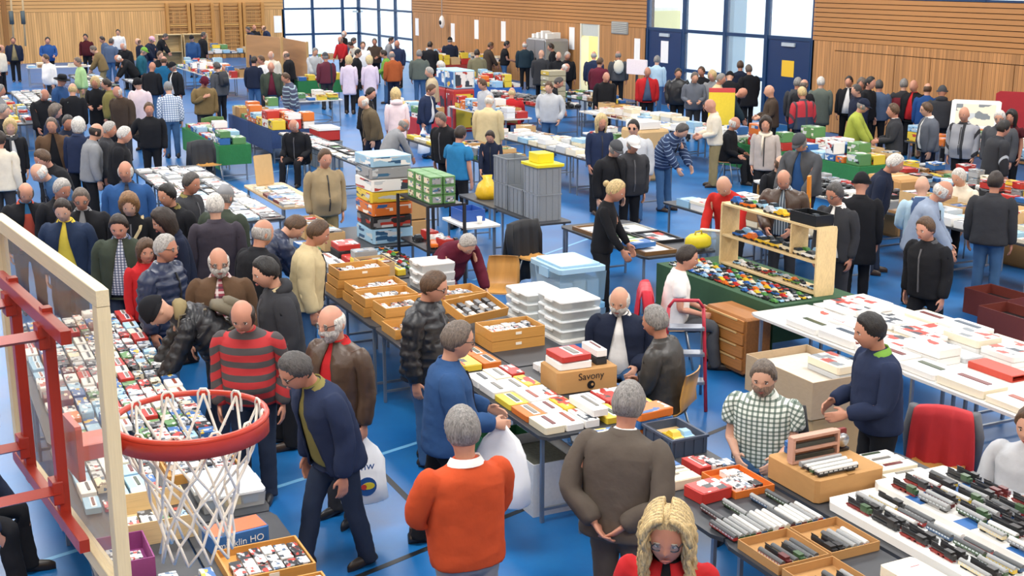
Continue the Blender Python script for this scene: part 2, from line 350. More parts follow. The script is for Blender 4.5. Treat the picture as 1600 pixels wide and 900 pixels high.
obj('shell', mesh_from('shell', *ball_geo((0, 0, 0), (.13, .14, .28), 14, 9), smooth=True), M_white, t); obj('cone', mesh_from('cone', *ball_geo((-.08, -.03, -.02), (.07, .08, .12), 12, 8), smooth=True), M_black, t)
tube('cable', [(0, 0, .26), (0, 0, 4.2)], .02, mat('#d8d4ca', .6), t, 6)
for px in (19, 37):
    p = on_y(px, 40, BY-1.5); t = thing('climbing_rope', 'gym rope with a dark grip before the end wall', 'rope', (p.x, BY-1.5, 0), 0, 'gym ropes by the end wall')
    tube('rope', [(0, 0, .9), (.05, 0, 3), (0, 0, ZC)], .05, mat('#cdb48a', .9), t, 6); tube('grip', [(0, 0, 1.9), (0, 0, 2.5)], .1, mat('#4d5a5e', .7), t, 8)
# grey cabinet and brown partitions -------------------------------
t = thing('metal_cabinet', 'grey metal cabinet with white goods on top', 'cabinet', (21.95, 42.0, 0)); gm = mat('#97989a', .4, .2)
box('carcass', (1.0, 1.5, 1.85), (0, 0, 0), gm, t)
for s in (-1, 1): dd = box('cabinet_door', (.03, .71, 1.75), (-.51, s*.37, .06), mat('#8b8c8f', .4, .2), t); box('handle', (.03, .03, .16), (-.54, s*.08, 1.0), M_black, t)
R = random.Random(11)
for k in range(7): tag(box('white_carton', (.3, .17, R.uniform(.12, .3)), (21.75+.35*(k % 2), 41.45+.18*k, 1.851), M_white), 'small white carton on top of the grey metal cabinet', 'carton', 'white cartons on the metal cabinet')
for (a, b, h, lab) in (((386, 95), (442, 102), 1.95, 'brown folding partition next to the climbing bars'), ((444, 102), (482, 112), 1.8, 'brown folding partition before the corner glazing')):
    p, q = at(a[0], a[1], .3), at(b[0], b[1], .3); p.z = q.z = 0; s = 46/p.y; p *= s; q *= s; d = q-p
    t = thing('partition_board', lab, 'partition', tuple((p+q)/2), math.atan2(d.y, d.x)); L_ = d.length
    box('panel', (L_-.1, .05, h), (0, 0, .08), wood('#ab8259', .6, 'X', 10, .85), t)
    for sx in (-1, 1): box('post', (.07, .07, h+.1), (sx*(L_/2-.03), 0, 0), wood('#caa46a', .5, 'Z'), t)

# ================================================================ PEOPLE
JT = {'pelvis': (0, 0, .95), 'spine': (0, 0, 1.04), 'chest': (0, 0, 1.2), 'neck': (0, -.012, 1.46), 'head': (0, .0, 1.535)}
S40, C40 = math.sin(math.radians(40)), math.cos(math.radians(40))
ARM = Vector((S40, 0, -C40)); SH = Vector((.188, -.012, 1.40)); EL = SH+ARM*.29; WR = EL+ARM*.255
HEADC = np.array((0, .018, 1.632))
BONES = ['pelvis', 'spine', 'chest', 'neck', 'head'] + [b+s for s in 'RL' for b in ('uarm', 'farm', 'hand', 'thigh', 'shin', 'foot')]
BI = {b: i for i, b in enumerate(BONES)}
def mir(v, s): return Vector((v[0]*s, v[1], v[2]))
SEG = {'pelvis': ((-.07, 0, .94), (.07, 0, .94), .15), 'spine': ((0, 0, 1.02), (0, 0, 1.17), .15), 'chest': ((-.05, 0, 1.28), (.05, 0, 1.38), .15),
       'neck': ((0, -.01, 1.47), (0, 0, 1.54), .06), 'head': ((0, .01, 1.58), (0, .01, 1.68), .09)}
for s_, n_ in ((1, 'R'), (-1, 'L')):
    SEG['uarm'+n_] = (mir(SH+ARM*.03, s_), mir(EL, s_), .06); SEG['farm'+n_] = (mir(EL, s_), mir(WR, s_), .05); SEG['hand'+n_] = (mir(WR+ARM*.03, s_), mir(WR+ARM*.17, s_), .05)
    SEG['thigh'+n_] = (mir((.092, 0, .86), s_), mir((.1, .01, .5), s_), .08); SEG['shin'+n_] = (mir((.1, .01, .48), s_), mir((.105, -.02, .1), s_), .06); SEG['foot'+n_] = (mir((.105, -.02, .05), s_), mir((.115, .16, .03), s_), .05)
def weights(V, bones, pw=5.0):
    W = np.zeros((len(V), len(BONES)))
    for b in bones:
        a, e, r = SEG[b]; a = np.array(a); e = np.array(e); ab = e-a
        t = np.clip(((V-a)@ab)/max(1e-9, ab@ab), 0, 1)[:, None]; d = np.linalg.norm(V-(a+t*ab), axis=1)
        W[:, BI[b]] = 1/(np.maximum(d/r, .05)**pw)
    W[W < W.max(1, keepdims=True)*.02] = 0
    return W/W.sum(1, keepdims=True)
def head_surface(d):
    """unit directions -> points of the head (relative to the head centre)"""
    x, y, z = d[:, 0]*.079, d[:, 1]*.101, d[:, 2]*.121
    t = np.clip(-d[:, 2], 0, 1); x = x*(1-.30*t**2); fr = d[:, 1] > 0
    y = np.where(fr, y*(1-.06*t), y*(1-.32*t)); y = y+.012*t*fr
    ax = np.abs(x); g = lambda a, b: np.exp(-a*a-b*b)
    f = .024*g(x/.012, (z+.022)/.019)+.010*g(x/.010, (z-.004)/.02)+.006*g((ax-.026)/.02, (z-.026)/.009)-.010*g((ax-.031)/.013, (z-.008)/.010)
    f = f+.006*g(x/.020, (z+.058)/.006)-.003*g(x/.02, (z+.046)/.004)+.009*g(x/.02, (z+.098)/.016)+.004*g((ax-.045)/.016, (z+.018)/.018)
    y = y+np.where(fr, f*np.clip(d[:, 1]*2.2, 0, 1), 0)
    return np.stack([x, y, z], 1)
def sphere_dirs(n, k):
    D = [];
    for i in range(k+1):
        t = math.pi*i/k
        for j in range(n): a = 2*math.pi*j/n; D.append((math.sin(t)*math.sin(a), math.sin(t)*math.cos(a), math.cos(t)))
    Fc = [(i*n+j, i*n+(j+1) % n, (i+1)*n+(j+1) % n, (i+1)*n+j) for i in range(k) for j in range(n)]
    return np.array(D), Fc
def rings_geo(rows, n=20):
    """rows of (z, half width, half depth, y centre); closed solid"""
    V, Fc = [], []
    for z, a, b, yc in rows:
        for k in range(n):
            t = 2*math.pi*k/n; c, s = math.cos(t), math.sin(t)
            V.append((a*math.copysign(abs(c)**.85, c), yc+b*math.copysign(abs(s)**.85, s), z))
    for i in range(len(rows)-1):
        for k in range(n): Fc.append((i*n+k, i*n+(k+1) % n, (i+1)*n+(k+1) % n, (i+1)*n+k))
    Fc.append(tuple(range(n-1, -1, -1))); Fc.append(tuple((len(rows)-1)*n+k for k in range(n)))
    return V, Fc
def remesh(V, Fc, voxel, smooth, tris, pre=None):
    me = mesh_from('tmp', V, Fc); o = bpy.data.objects.new('tmp', me); COL.objects.link(o)
    m = o.modifiers.new('r', 'REMESH'); m.mode = 'VOXEL'; m.voxel_size = voxel; m.use_smooth_shade = True
    if smooth: s = o.modifiers.new('s', 'SMOOTH'); s.factor = .5; s.iterations = smooth
    dg = bpy.context.evaluated_depsgraph_get(); r = bpy.data.meshes.new_from_object(o.evaluated_get(dg))
    bpy.data.objects.remove(o); out = []
    if pre is not None: pre(r)
    for tr in tris:
        o = bpy.data.objects.new('tmp', r.copy()); COL.objects.link(o); q = o.modifiers.new('d', 'DECIMATE'); q.ratio = min(1, tr/(2.0*len(r.polygons)))
        dg = bpy.context.evaluated_depsgraph_get(); e = bpy.data.meshes.new_from_object(o.evaluated_get(dg)); e.shade_smooth(); out.append(e); bpy.data.objects.remove(o)
    return out
def co_of(me):
    a = np.empty(len(me.vertices)*3); me.vertices.foreach_get('co', a); return a.reshape(-1, 3)
def add_rest(me):
    at_ = me.attributes.new('rest', 'FLOAT_VECTOR', 'POINT'); at_.data.foreach_set('vector', co_of(me).ravel()); return me
LODS = 3
TPL = {}
def reg(name, meshes, bones, pw=5.0):
    TPL[name] = []
    for me in meshes:
        add_rest(me); V = co_of(me); TPL[name].append((me, V, weights(V, bones, pw)))
UP = ['pelvis', 'spine', 'chest', 'neck']; ARMS = [b+s for s in 'RL' for b in ('uarm', 'farm')]
def hand_geo(s):
    g = []; a = ARM; b = Vector((0, 1, 0)); c = Vector((-C40, 0, -S40)); W0 = WR
    P = lambda u, v, w: mir(W0+a*u+b*v+c*w, s)
    g.append(tube_geo([P(-.03, 0, 0), P(0, 0, 0), P(.035, 0, .002), P(.07, 0, .003), P(.095, 0, .006)], [(.026, .022), (.028, .02), (.04, .018), (.043, .017), (.038, .013)], 10))
    for v, ln in ((-.031, .062), (-.0105, .076), (.0105, .08), (.031, .072)):
        g.append(tube_geo([P(.08, v, .006), P(.09+ln*.45, v*1.08, .014), P(.09+ln*.8, v*1.08, .034), P(.09+ln*.98, v*1.05, .052)], [.0105, .0098, .009, .0075], 7))
    g.append(tube_geo([P(.02, .03, .006), P(.05, .058, .018), P(.085, .066, .03)], [.014, .012, .009], 7)); return g
# skin: head, neck, core, arms, hands as one continuous surface
def build_templates():
    d, Fc = sphere_dirs(44, 34); hv = head_surface(d)+HEADC
    g = [(hv.tolist(), Fc), tube_geo([(0, -.03, 1.38), (0, -.022, 1.45), (0, -.006, 1.53), (0, .0, 1.60)], [.075, .06, .055, .06], 16)]
    g.append(rings_geo([(.9, .12, .08, 0), (1.1, .11, .075, 0), (1.3, .10, .065, 0), (1.4, .06, .045, -.01)]))
    for s in (1, -1):
        g.append(ball_geo((s*.077, .0, 1.622), (.012, .022, .034), 10, 8))
        g.append(tube_geo([mir((.06, -.01, 1.34), s), mir(SH+ARM*.04, s), mir(SH+ARM*.16, s), mir(EL, s), mir(WR, s)], [.028, .028, .042, .042, .028], 12)); g += hand_geo(s)
    reg('skin', remesh(*merge(g), .0065, 2, (5200, 2200, 800)), UP+['head']+ARMS+['handR', 'handL'])
    def torso(k, hem, flare=0.0, neck=1.5):
        rows = [(hem, .192+flare, .14+flare*.7, .0), (hem+.03, .197+flare, .143+flare*.7, .0)]
        for z, a, b, yc in ((.93, .196, .144, .0), (1.02, .192, .142, .004), (1.12, .196, .142, .004), (1.24, .206, .142, .002), (1.34, .208, .134, -.004), (1.40, .19, .114, -.012), (1.44, .142, .094, -.016), (1.475, .09, .08, -.016), (neck, .07, .068, -.012)):
            if z > hem+.05: rows.append((z, a, b, yc))
        return rings_geo([(z, a*k, b*k, yc) for z, a, b, yc in rows], 24)
    def sleeve(s, k, end):
        P = lambda t: mir(SH+ARM*t, s)
        pts = [(-.045, .056), (-.005, .070), (.06, .076), (.16, .072), (.27, .068), (.30, .068), (.40, .063), (.50, .053), (.53, .049)]
        pts = [p for p in pts if p[0] <= end+.001]
        return tube_geo([P(t) for t, r in pts], [r*k for t, r in pts], 14)
    def wrinkle(me, amp=.005):
        V = co_of(me); N = np.empty(len(V)*3); me.vertices.foreach_get('normal', N); N = N.reshape(-1, 3)
        for i, v in enumerate(V):
            w = noise.noise(Vector((v[0]*7, v[1]*7, v[2]*17)))*amp+noise.noise(Vector((v[0]*17+5, v[1]*17, v[2]*30)))*amp*.5
            V[i] += N[i]*w
        me.vertices.foreach_set('co', V.ravel()); me.update()
    arms = lambda k, e: [sleeve(1, k, e), sleeve(-1, k, e)]
    reg('jacket', remesh(*merge([torso(1.06, .82, .004)]+arms(1.0, .53)), .012, 2, (4200, 1700, 700), wrinkle), UP+ARMS)
    reg('sweater', remesh(*merge([torso(1.0, .86)]+arms(.93, .53)), .012, 2, (3800, 1500, 650), wrinkle), UP+ARMS)
    reg('tee', remesh(*merge([torso(1.0, .88)]+arms(.98, .16)), .012, 2, (3000, 1200, 500), wrinkle), UP+ARMS)
    reg('coat', remesh(*merge([torso(1.07, .60, .015)]+arms(1.02, .53)), .012, 2, (4400, 1800, 750), wrinkle), UP+ARMS)
    reg('shirt', remesh(*merge([torso(.965, .87, 0, 1.51)]), .012, 1, (1600, 700, 300)), UP)
    def opened(me):
        wrinkle(me); bm = bmesh.new(); bm.from_mesh(me)
        for q in (-1, 1): bmesh.ops.bisect_plane(bm, geom=bm.verts[:]+bm.edges[:]+bm.faces[:], plane_co=(q*.028, 0, 1.43), plane_no=(1, 0, .16*q))
        kill = [f for f in bm.faces if (lambda c: c.y > .02 and abs(c.x) < .028+(1.43-c.z)*.16 and f.normal.y > .05)(f.calc_center_median())]
        bmesh.ops.delete(bm, geom=kill, context='FACES'); bm.normal_update()
        bmesh.ops.solidify(bm, geom=bm.faces[:], thickness=.012); bm.to_mesh(me); bm.free()
    reg('open_jacket', remesh(*merge([torso(1.10, .82, .006)]+arms(1.02, .53)), .012, 2, (5600, 2600, 1000), opened), UP+ARMS)
    leg = []
    for s in (1, -1): leg.append(tube_geo([(s*.085, -.005, .93), (s*.092, 0, .84), (s*.097, .004, .68), (s*.1, .01, .5), (s*.104, -.01, .3), (s*.106, -.016, .1), (s*.106, -.012, .035)], [.092, .10, .09, .075, .072, .066, .070], 16))
    pel = rings_geo([(.80, .12, .10, -.005), (.86, .188, .132, -.006), (.93, .186, .132, -.004), (1.0, .175, .124, 0), (1.05, .172, .122, 0)], 20)
    reg('trousers', remesh(*merge([pel]+leg), .012, 2, (2600, 1100, 450), wrinkle), ['pelvis']+[b+s for s in 'RL' for b in ('thigh', 'shin')], 7.0)
    g = merge([tube_geo([(0, -.085, .045), (0, -.06, .045), (0, .0, .045), (0, .07, .038), (0, .13, .03), (0, .165, .024)], [(.045, .028), (.045, .044), (.043, .042), (.036, .044), (.028, .043), (.016, .03)], 12), tube_geo([(0, -.03, .05), (0, -.03, .13)], [.05, .046], 12),
               tube_geo([(0, -.088, .012), (0, 0, .012), (0, .1, .012), (0, .175, .012)], [(.012, .036), (.012, .043), (.012, .046), (.010, .03)], 12)])
    TPL['shoe'] = remesh(*g, .009, 1, (500, 240, 120))
build_templates()
# ---------------------------------------------------------------- hair, hats, faces
def shell(kind, n, k):
    """grid over the head, thickened where the style has hair"""
    D, Fc = sphere_dirs(n, k); V = head_surface(D); az = np.degrees(np.abs(np.arctan2(D[:, 0], D[:, 1]))); z = V[:, 2].copy()
    sm = lambda a, lo, hi: np.clip((a-lo)/(hi-lo), 0, 1)
    low = {'s': -.062, 'b': -.06, 'm': -.10, 'l': -.11, 'curl': -.11, 'bun': -.06}.get(kind, 0)
    if kind in ('s', 'm', 'l', 'curl', 'bun'):
        fr = np.interp(az, [0, 35, 55, 70, 90, 110, 180], [.082, .078, .052, .01, -.02, low, low] if kind in ('s', 'bun') else ([.09, .08, .05, .0, low, low, low] if kind == 'curl' else [.078, .06, .012, -.05, low, low, low]))
        m = sm(z, fr, fr+.016); th = {'s': .013, 'm': .026, 'l': .026, 'curl': .05, 'bun': .012}[kind]
    elif kind == 'b':
        m = sm(az, 62, 82)*sm(z, low, low+.015)*sm(-z, -.055, -.03); th = .009
    elif kind == 'cap': m = sm(z, .02, .03); th = .016
    elif kind == 'beanie': m = sm(z, .0, .012); th = .018
    elif kind == 'beard': m = sm(-z, .028, .045)*sm(-az, -92, -78)*(1-np.exp(-(V[:, 0]/.022)**2-((z+.054)/.009)**2)); th = .013
    nz = np.array([noise.noise(Vector((v[0]*60, v[1]*60, v[2]*40)) if kind != 'curl' else Vector((v[0]*34, v[1]*34, v[2]*34))) for v in V])
    rough = {'curl': .55, 'm': .35, 'l': .3, 's': .35, 'b': .3, 'beard': .4}.get(kind, .05)
    out = V+D*((m*th*(1+rough*nz))-.004*(m <= 0))[:, None]
    if kind in ('l', 'curl'):
        dn = (az > 62)*np.clip((-z-.02)/.09, 0, 1); out[:, 2] -= dn*(.16 if kind == 'l' else .15); out[:, 0] += np.sign(out[:, 0])*dn*(.0 if kind == 'l' else .035); out[:, 1] += dn*(.0 if kind == 'l' else .02)*(az < 120)
    if kind == 'm': dn = (az > 70)*np.clip((-z-.03)/.08, 0, 1); out[:, 2] -= dn*.025; out[:, 1] -= dn*.01
    keep = [f for f in Fc if m[list(f)].max() > 0]
    return out+HEADC, keep
HAIR = {}
def hair_mesh(kind, lod):
    key = (kind, lod)
    if key in HAIR: return HAIR[key]
    n, k = ((36, 26), (22, 16), (14, 10))[lod]
    V, Fc = shell({'c': 'cap', 'k': 'beanie', 'h': 'cap'}.get(kind, kind), n, k); g = [(V.tolist(), Fc)]
    if kind == 'c':
        vs, fs = [], []
        for i in range(9):
            a = math.radians(-62+124*i/8); x, y = math.sin(a)*.086, math.cos(a)*.108
            vs += [(x, y+.012, 1.66), (x*.95, y+.012+.062*math.cos(a*1.35), 1.646), (x, y+.012, 1.652), (x*.95, y+.012+.062*math.cos(a*1.35), 1.640)]
        for i in range(8): b = 4*i; fs += [(b, b+1, b+5, b+4), (b+2, b+6, b+7, b+3), (b+1, b+3, b+7, b+5)]
        g.append((vs, fs))
    if kind == 'h':
        g.append(tube_geo([(0, .02, 1.655), (0, .02, 1.667)], [(.17, .19), (.165, .185)], 24))
        g.append(tube_geo([(0, .02, 1.66), (0, .02, 1.74), (0, .02, 1.765)], [(.098, .112), (.092, .105), (.07, .085)], 20))
    if kind == 'k': g.append(tube_geo([(0, .018, 1.628), (0, .018, 1.662)], [(.096, .115), (.094, .113)], 20, cap=False))
    if kind == 'curl':
        r_ = random.Random(3); g = [(lambda VF: (VF[0].tolist(), VF[1]))(shell('s', n, k))]
        for i in range(130):
            az = math.radians(r_.uniform(50, 310)); hi = r_.uniform(.02, .11); pts = []; ph = r_.uniform(0, 6); ln = r_.uniform(.26, .34); side = 1 if az < math.pi else -1
            for q in range(11):
                u = q/10; z = hi-u*ln; zz = max(z, -.05); rr = math.sqrt(max(.02, 1-(zz/.125)**2)); fl = 1+.28*u; wv = .013*math.sin(u*12+ph)+r_.uniform(-.003, .003)
                pts.append((math.sin(az)*(.088*rr*fl+wv+.008), .018+math.cos(az)*(.105*rr*fl+wv), 1.632+z))
            g.append(tube_geo(pts, [.007+.006*math.sin(math.pi*min(1, .15+q/11)) for q in range(11)], 5))
        for i in range(16):
            s_ = -1 if i % 2 else 1; y_ = .075-.02*(i//2); pts = []
            for q in range(7):
                u = q/6; a_ = math.radians(8+u*82); pts.append((s_*.096*math.sin(a_), .018+y_*(1-.1*u), 1.632+.133*math.cos(a_)))
            g.append(tube_geo(pts, [.012, .015, .016, .016, .016, .015, .012], 6))
    if kind == 'bun': g.append(ball_geo((0, -.105, 1.66), (.038, .036, .036), 12, 8))
    HAIR[key] = mesh_from('hair', *merge(g), smooth=True); return HAIR[key]
def eye_mesh():
    V, Fc = ball_geo((0, 0, 0), (.0135, .0115, .0085), 10, 8); me = mesh_from('eye', V, Fc, smooth=True)
    me.materials.append(mat('#e9e4de', .25, grain=.02)); me.materials.append(mat('#2a1d16', .2))
    for p in me.polygons:
        if abs(p.center.x) < .0062 and p.center.y > 0: p.material_index = 1
    return me
EYE = eye_mesh()
BROW = mesh_from('eyebrow', *tube_geo([(-.017, -.004, -.002), (0, .002, .002), (.017, -.006, -.001)], [(.003, .003), (.004, .0045), (.002, .002)], 6), smooth=True)
LIPS = mesh_from('lips', *merge([tube_geo([(-.023, -.008, .0), (-.01, .001, .003), (.01, .001, .003), (.023, -.008, 0)], [.002, .0045, .0045, .002], 6), tube_geo([(-.021, -.008, -.004), (0, .002, -.006), (.021, -.008, -.004)], [.002, .005, .002], 6)]), smooth=True)
def glasses_mesh():
    g = []
    for s in (-1, 1):
        pts = [(s*.032+.023*math.cos(t), .112+.002*math.cos(t*2), 1.641+.0185*math.sin(t)) for t in [2*math.pi*i/14 for i in range(15)]]
        g.append(tube_geo(pts, .0026, 5, cap=False)); g.append(tube_geo([(s*.055, .109, 1.645), (s*.078, .05, 1.645), (s*.08, -.01, 1.638)], .0028, 5))
    g.append(tube_geo([(-.01, .115, 1.645), (.01, .115, 1.645)], .0026, 5)); return mesh_from('glasses', *merge(g), smooth=True)
GLASSES = glasses_mesh()
LENS = mesh_from('lens', *tube_geo([(0, .1115, 1.641), (0, .1125, 1.641)], [(.0185, .023), (.0185, .023)], 12))
# ---------------------------------------------------------------- clothes colours
CL = dict(orange='#c24e2a', grey='#8b8d90', black='#1d1e22', denimblue='#2c4c78', navy='#26304a', olive='#7d7544', darkjeans='#2b3446', leatherbrown='#4a382b', red='#b8272b', charcoal='#36373b', darkgrey='#4b4d51',
          beige='#c9b88f', jeans='#3f6188', darkgreen='#3a4238', plum='#403b44', tan='#9c8a6b', khaki='#8d7f5c', darkblue='#27344c', yellow='#d9c24a', steelblue='#38587c', blue='#2b4f80', darkplaid='#3a4050', darknavy='#1f2639',
          cream='#e0d6c2', white='#eeece8', brown='#5c4634', khakibrown='#7d6a48', burgundy='#5d1f30', palepink='#e6d3d8', palegreen='#a9cd92', royalblue='#2a4f8a', maroon='#4c1c22', slate='#50607a', teal='#21596a', bluegreen='#1d5f86',
          darkbrown='#463a31', green='#73a043', rust='#a8572f', lavender='#d8c9d8', greygreen='#5f6760', khakigreen='#7b765e', darkteal='#24353f', lightgrey='#b9bcc0', slategrey='#60656f', paleblue='#b3cfe0', greige='#b5aba4', cobalt='#24487f',
          lime='#a3ad4a', greyblue='#8d9aae', azure='#2c77a8', sand='#c4b393', olivebrown='#5f5340', scarlet='#b92a26', leatherblack='#34322f', taupe='#5a524a', bluecoral='#c8543f',
          redstripe='#b02d30', plaidred='#8e3a48', plaidblue='#6d83a6', plaidgreen='#dfe8dc', checkblue='#dfe8f2', stripeblue='#5b6b78', navystripe='#24385c', slatestripe='#50566c', redblue='#b32c36', blackred='#25252a', burgundyblack='#5d1f30', greyblack='#8e9096', blackstripe='#24272e')
WORDS = dict(denimblue='denim blue', leatherbrown='brown leather', darkjeans='dark jeans', darkgreen='dark green', darkblue='dark blue', steelblue='steel blue', darkplaid='dark plaid', darknavy='dark navy', khakibrown='khaki brown', palepink='pale pink', palegreen='pale green', royalblue='royal blue',
             bluegreen='blue-green', darkbrown='dark brown', greygreen='grey-green', khakigreen='khaki green', darkteal='dark teal', lightgrey='light grey', slategrey='slate grey', paleblue='pale blue', darkgrey='dark grey', greyblue='grey-blue', olivebrown='olive brown', leatherblack='black leather',
             bluecoral='blue-collared', redstripe='red striped', plaidred='red plaid', plaidblue='blue plaid', plaidgreen='green checked', checkblue='blue checked', stripeblue='striped', navystripe='navy striped', slatestripe='striped', redblue='red and blue', blackred='black and red', burgundyblack='burgundy and black', greyblack='grey and black', blackstripe='black', lime='yellow-green')
GARM = dict(jk='jacket', jo='open jacket', sw='sweater', sh='shirt', co='coat', pf='quilted jacket', ts='T-shirt', tp='shirt', bl='blazer')
def pattern(base, kind):
    key = ('pattern', base, kind)
    if key in MATS: return MATS[key]
    m, nt, p, L = new_mat('cloth_'+kind); p.inputs['Roughness'].default_value = .85
    a = nt.nodes.new('ShaderNodeAttribute'); a.attribute_name = 'rest'; s = nt.nodes.new('ShaderNodeSeparateXYZ'); L(a.outputs['Vector'], s.inputs[0])
    def band(axis, period, width, off=0.0):
        q = nt.nodes.new('ShaderNodeMath'); q.operation = 'ADD'; q.inputs[1].default_value = 10+off; L(s.outputs[axis], q.inputs[0])
        d = nt.nodes.new('ShaderNodeMath'); d.operation = 'MODULO'; d.inputs[1].default_value = period; L(q.outputs[0], d.inputs[0])
        c = nt.nodes.new('ShaderNodeMath'); c.operation = 'LESS_THAN'; c.inputs[1].default_value = width; L(d.outputs[0], c.inputs[0]); return c.outputs[0]
    def over(col, fac, c2, k=1.0):
        x = nt.nodes.new('ShaderNodeMix'); x.data_type = 'RGBA'
        if isinstance(col, str): x.inputs['A'].default_value = lin(col)+(1,)
        else: L(col, x.inputs['A'])
        x.inputs['B'].default_value = lin(c2)+(1,)
        if k < 1:
            y = nt.nodes.new('ShaderNodeMath'); y.operation = 'MULTIPLY'; y.inputs[1].default_value = k; L(fac, y.inputs[0]); fac = y.outputs[0]
        L(fac, x.inputs['Factor']); return x.outputs['Result']
    def above(axis, v):
        c = nt.nodes.new('ShaderNodeMath'); c.operation = 'GREATER_THAN'; c.inputs[1].default_value = v; L(s.outputs[axis], c.inputs[0]); return c.outputs[0]
    if kind == 'redstripe': col = over('#b02d30', band(2, .11, .052), '#4a4546')
    elif kind in ('plaidred',): col = over(over(over('#8e3a48', band(0, .07, .02), '#e3d3cf', .8), band(2, .08, .02), '#e3d3cf', .7), band(2, .08, .02, .04), '#2f2836', .7)
    elif kind == 'plaidblue': col = over(over('#d5dbe4', band(0, .03, .014), '#2f4368', .75), band(2, .03, .014), '#2f4368', .7)
    elif kind == 'plaidgreen': col = over(over('#e4ebe2', band(0, .036, .014), '#3f5a4e', .75), band(2, .036, .014), '#3f5a4e', .75)
    elif kind == 'checkblue': col = over(over('#e4ebf4', band(0, .05, .02), '#4b6f9e', .7), band(2, .05, .02), '#4b6f9e', .7)
    elif kind == 'darkplaid': col = over(over('#3a4050', band(0, .06, .02), '#6d7484', .6), band(2, .06, .02), '#20242e', .7)
    elif kind == 'stripeblue': col = over('#46535f', band(0, .03, .012), '#a9b4bb')
    elif kind == 'navystripe': col = over('#22365a', band(2, .06, .012), '#7f93ae')
    elif kind == 'slatestripe': col = over('#4a5068', band(2, .10, .028), '#9fb6c0')
    elif kind == 'redblue': col = over('#b32c36', above(2, 1.16), '#b32c36'); col = over('#2c3a55', above(2, 1.1), '#b8303a'); col = over(col, band(0, .2, .05, .025), '#3a4048', .9)
    elif kind == 'blackred': col = over('#7c1d2a', above(2, 1.33), '#26262b')
    elif kind == 'burgundyblack': col = over('#5d1f30', band(0, 2.0, .06, -.08), '#26262b'); col = over(col, band(0, 2.0, 1.9, -10.12+.0), '#26262b', .0)
    elif kind == 'greyblack': col = over(over('#94969c', band(0, .24, .05, .145), '#2a2b30'), above(2, 1.46), '#2a2b30')
    elif kind == 'blackstripe': col = over('#24272e', band(0, 2.0, .03, -.36), '#aeb9c4')
    elif kind == 'bluecoral': col = over('#c8543f', above(2, 1.38), '#2f6f9e')
    else: col = over(base, band(2, 9, .0), base)
    L(col, p.inputs['Base Color']); MATS[key] = m; return m
PATTERNED = {'redstripe', 'plaidred', 'plaidblue', 'plaidgreen', 'checkblue', 'darkplaid', 'stripeblue', 'navystripe', 'slatestripe', 'redblue', 'blackred', 'burgundyblack', 'greyblack', 'blackstripe', 'bluecoral'}
def cloth(c, shiny=False):
    if c in PATTERNED: return pattern(CL[c], c)
    lt = 'leather' in c
    return mat(CL[c], .42 if (lt or shiny) else .88, 0, .16, 9.0, .35 if not lt else .5, 'cloth', .5 if (lt or shiny) else .2)
HAIRC = dict(grey='#8d8a86', greybrown='#6e6258', darkgrey='#4d4a48', white='#dedad2', darkbrown='#2f231b', black='#191614', brown='#5a412b', lightgrey='#b7b3ad', lightbrown='#8a6540', blonde='#d6bb84', blondepale='#ddc794', burgundy='#4a1724', skin='#000000',
             pink='#dca6b8', green='#4f7a4c', darknavy='#1f2639')
SKINS = ['#c48d73', '#cd9a80', '#b98067', '#c68f78', '#bd856d', '#d0a188']
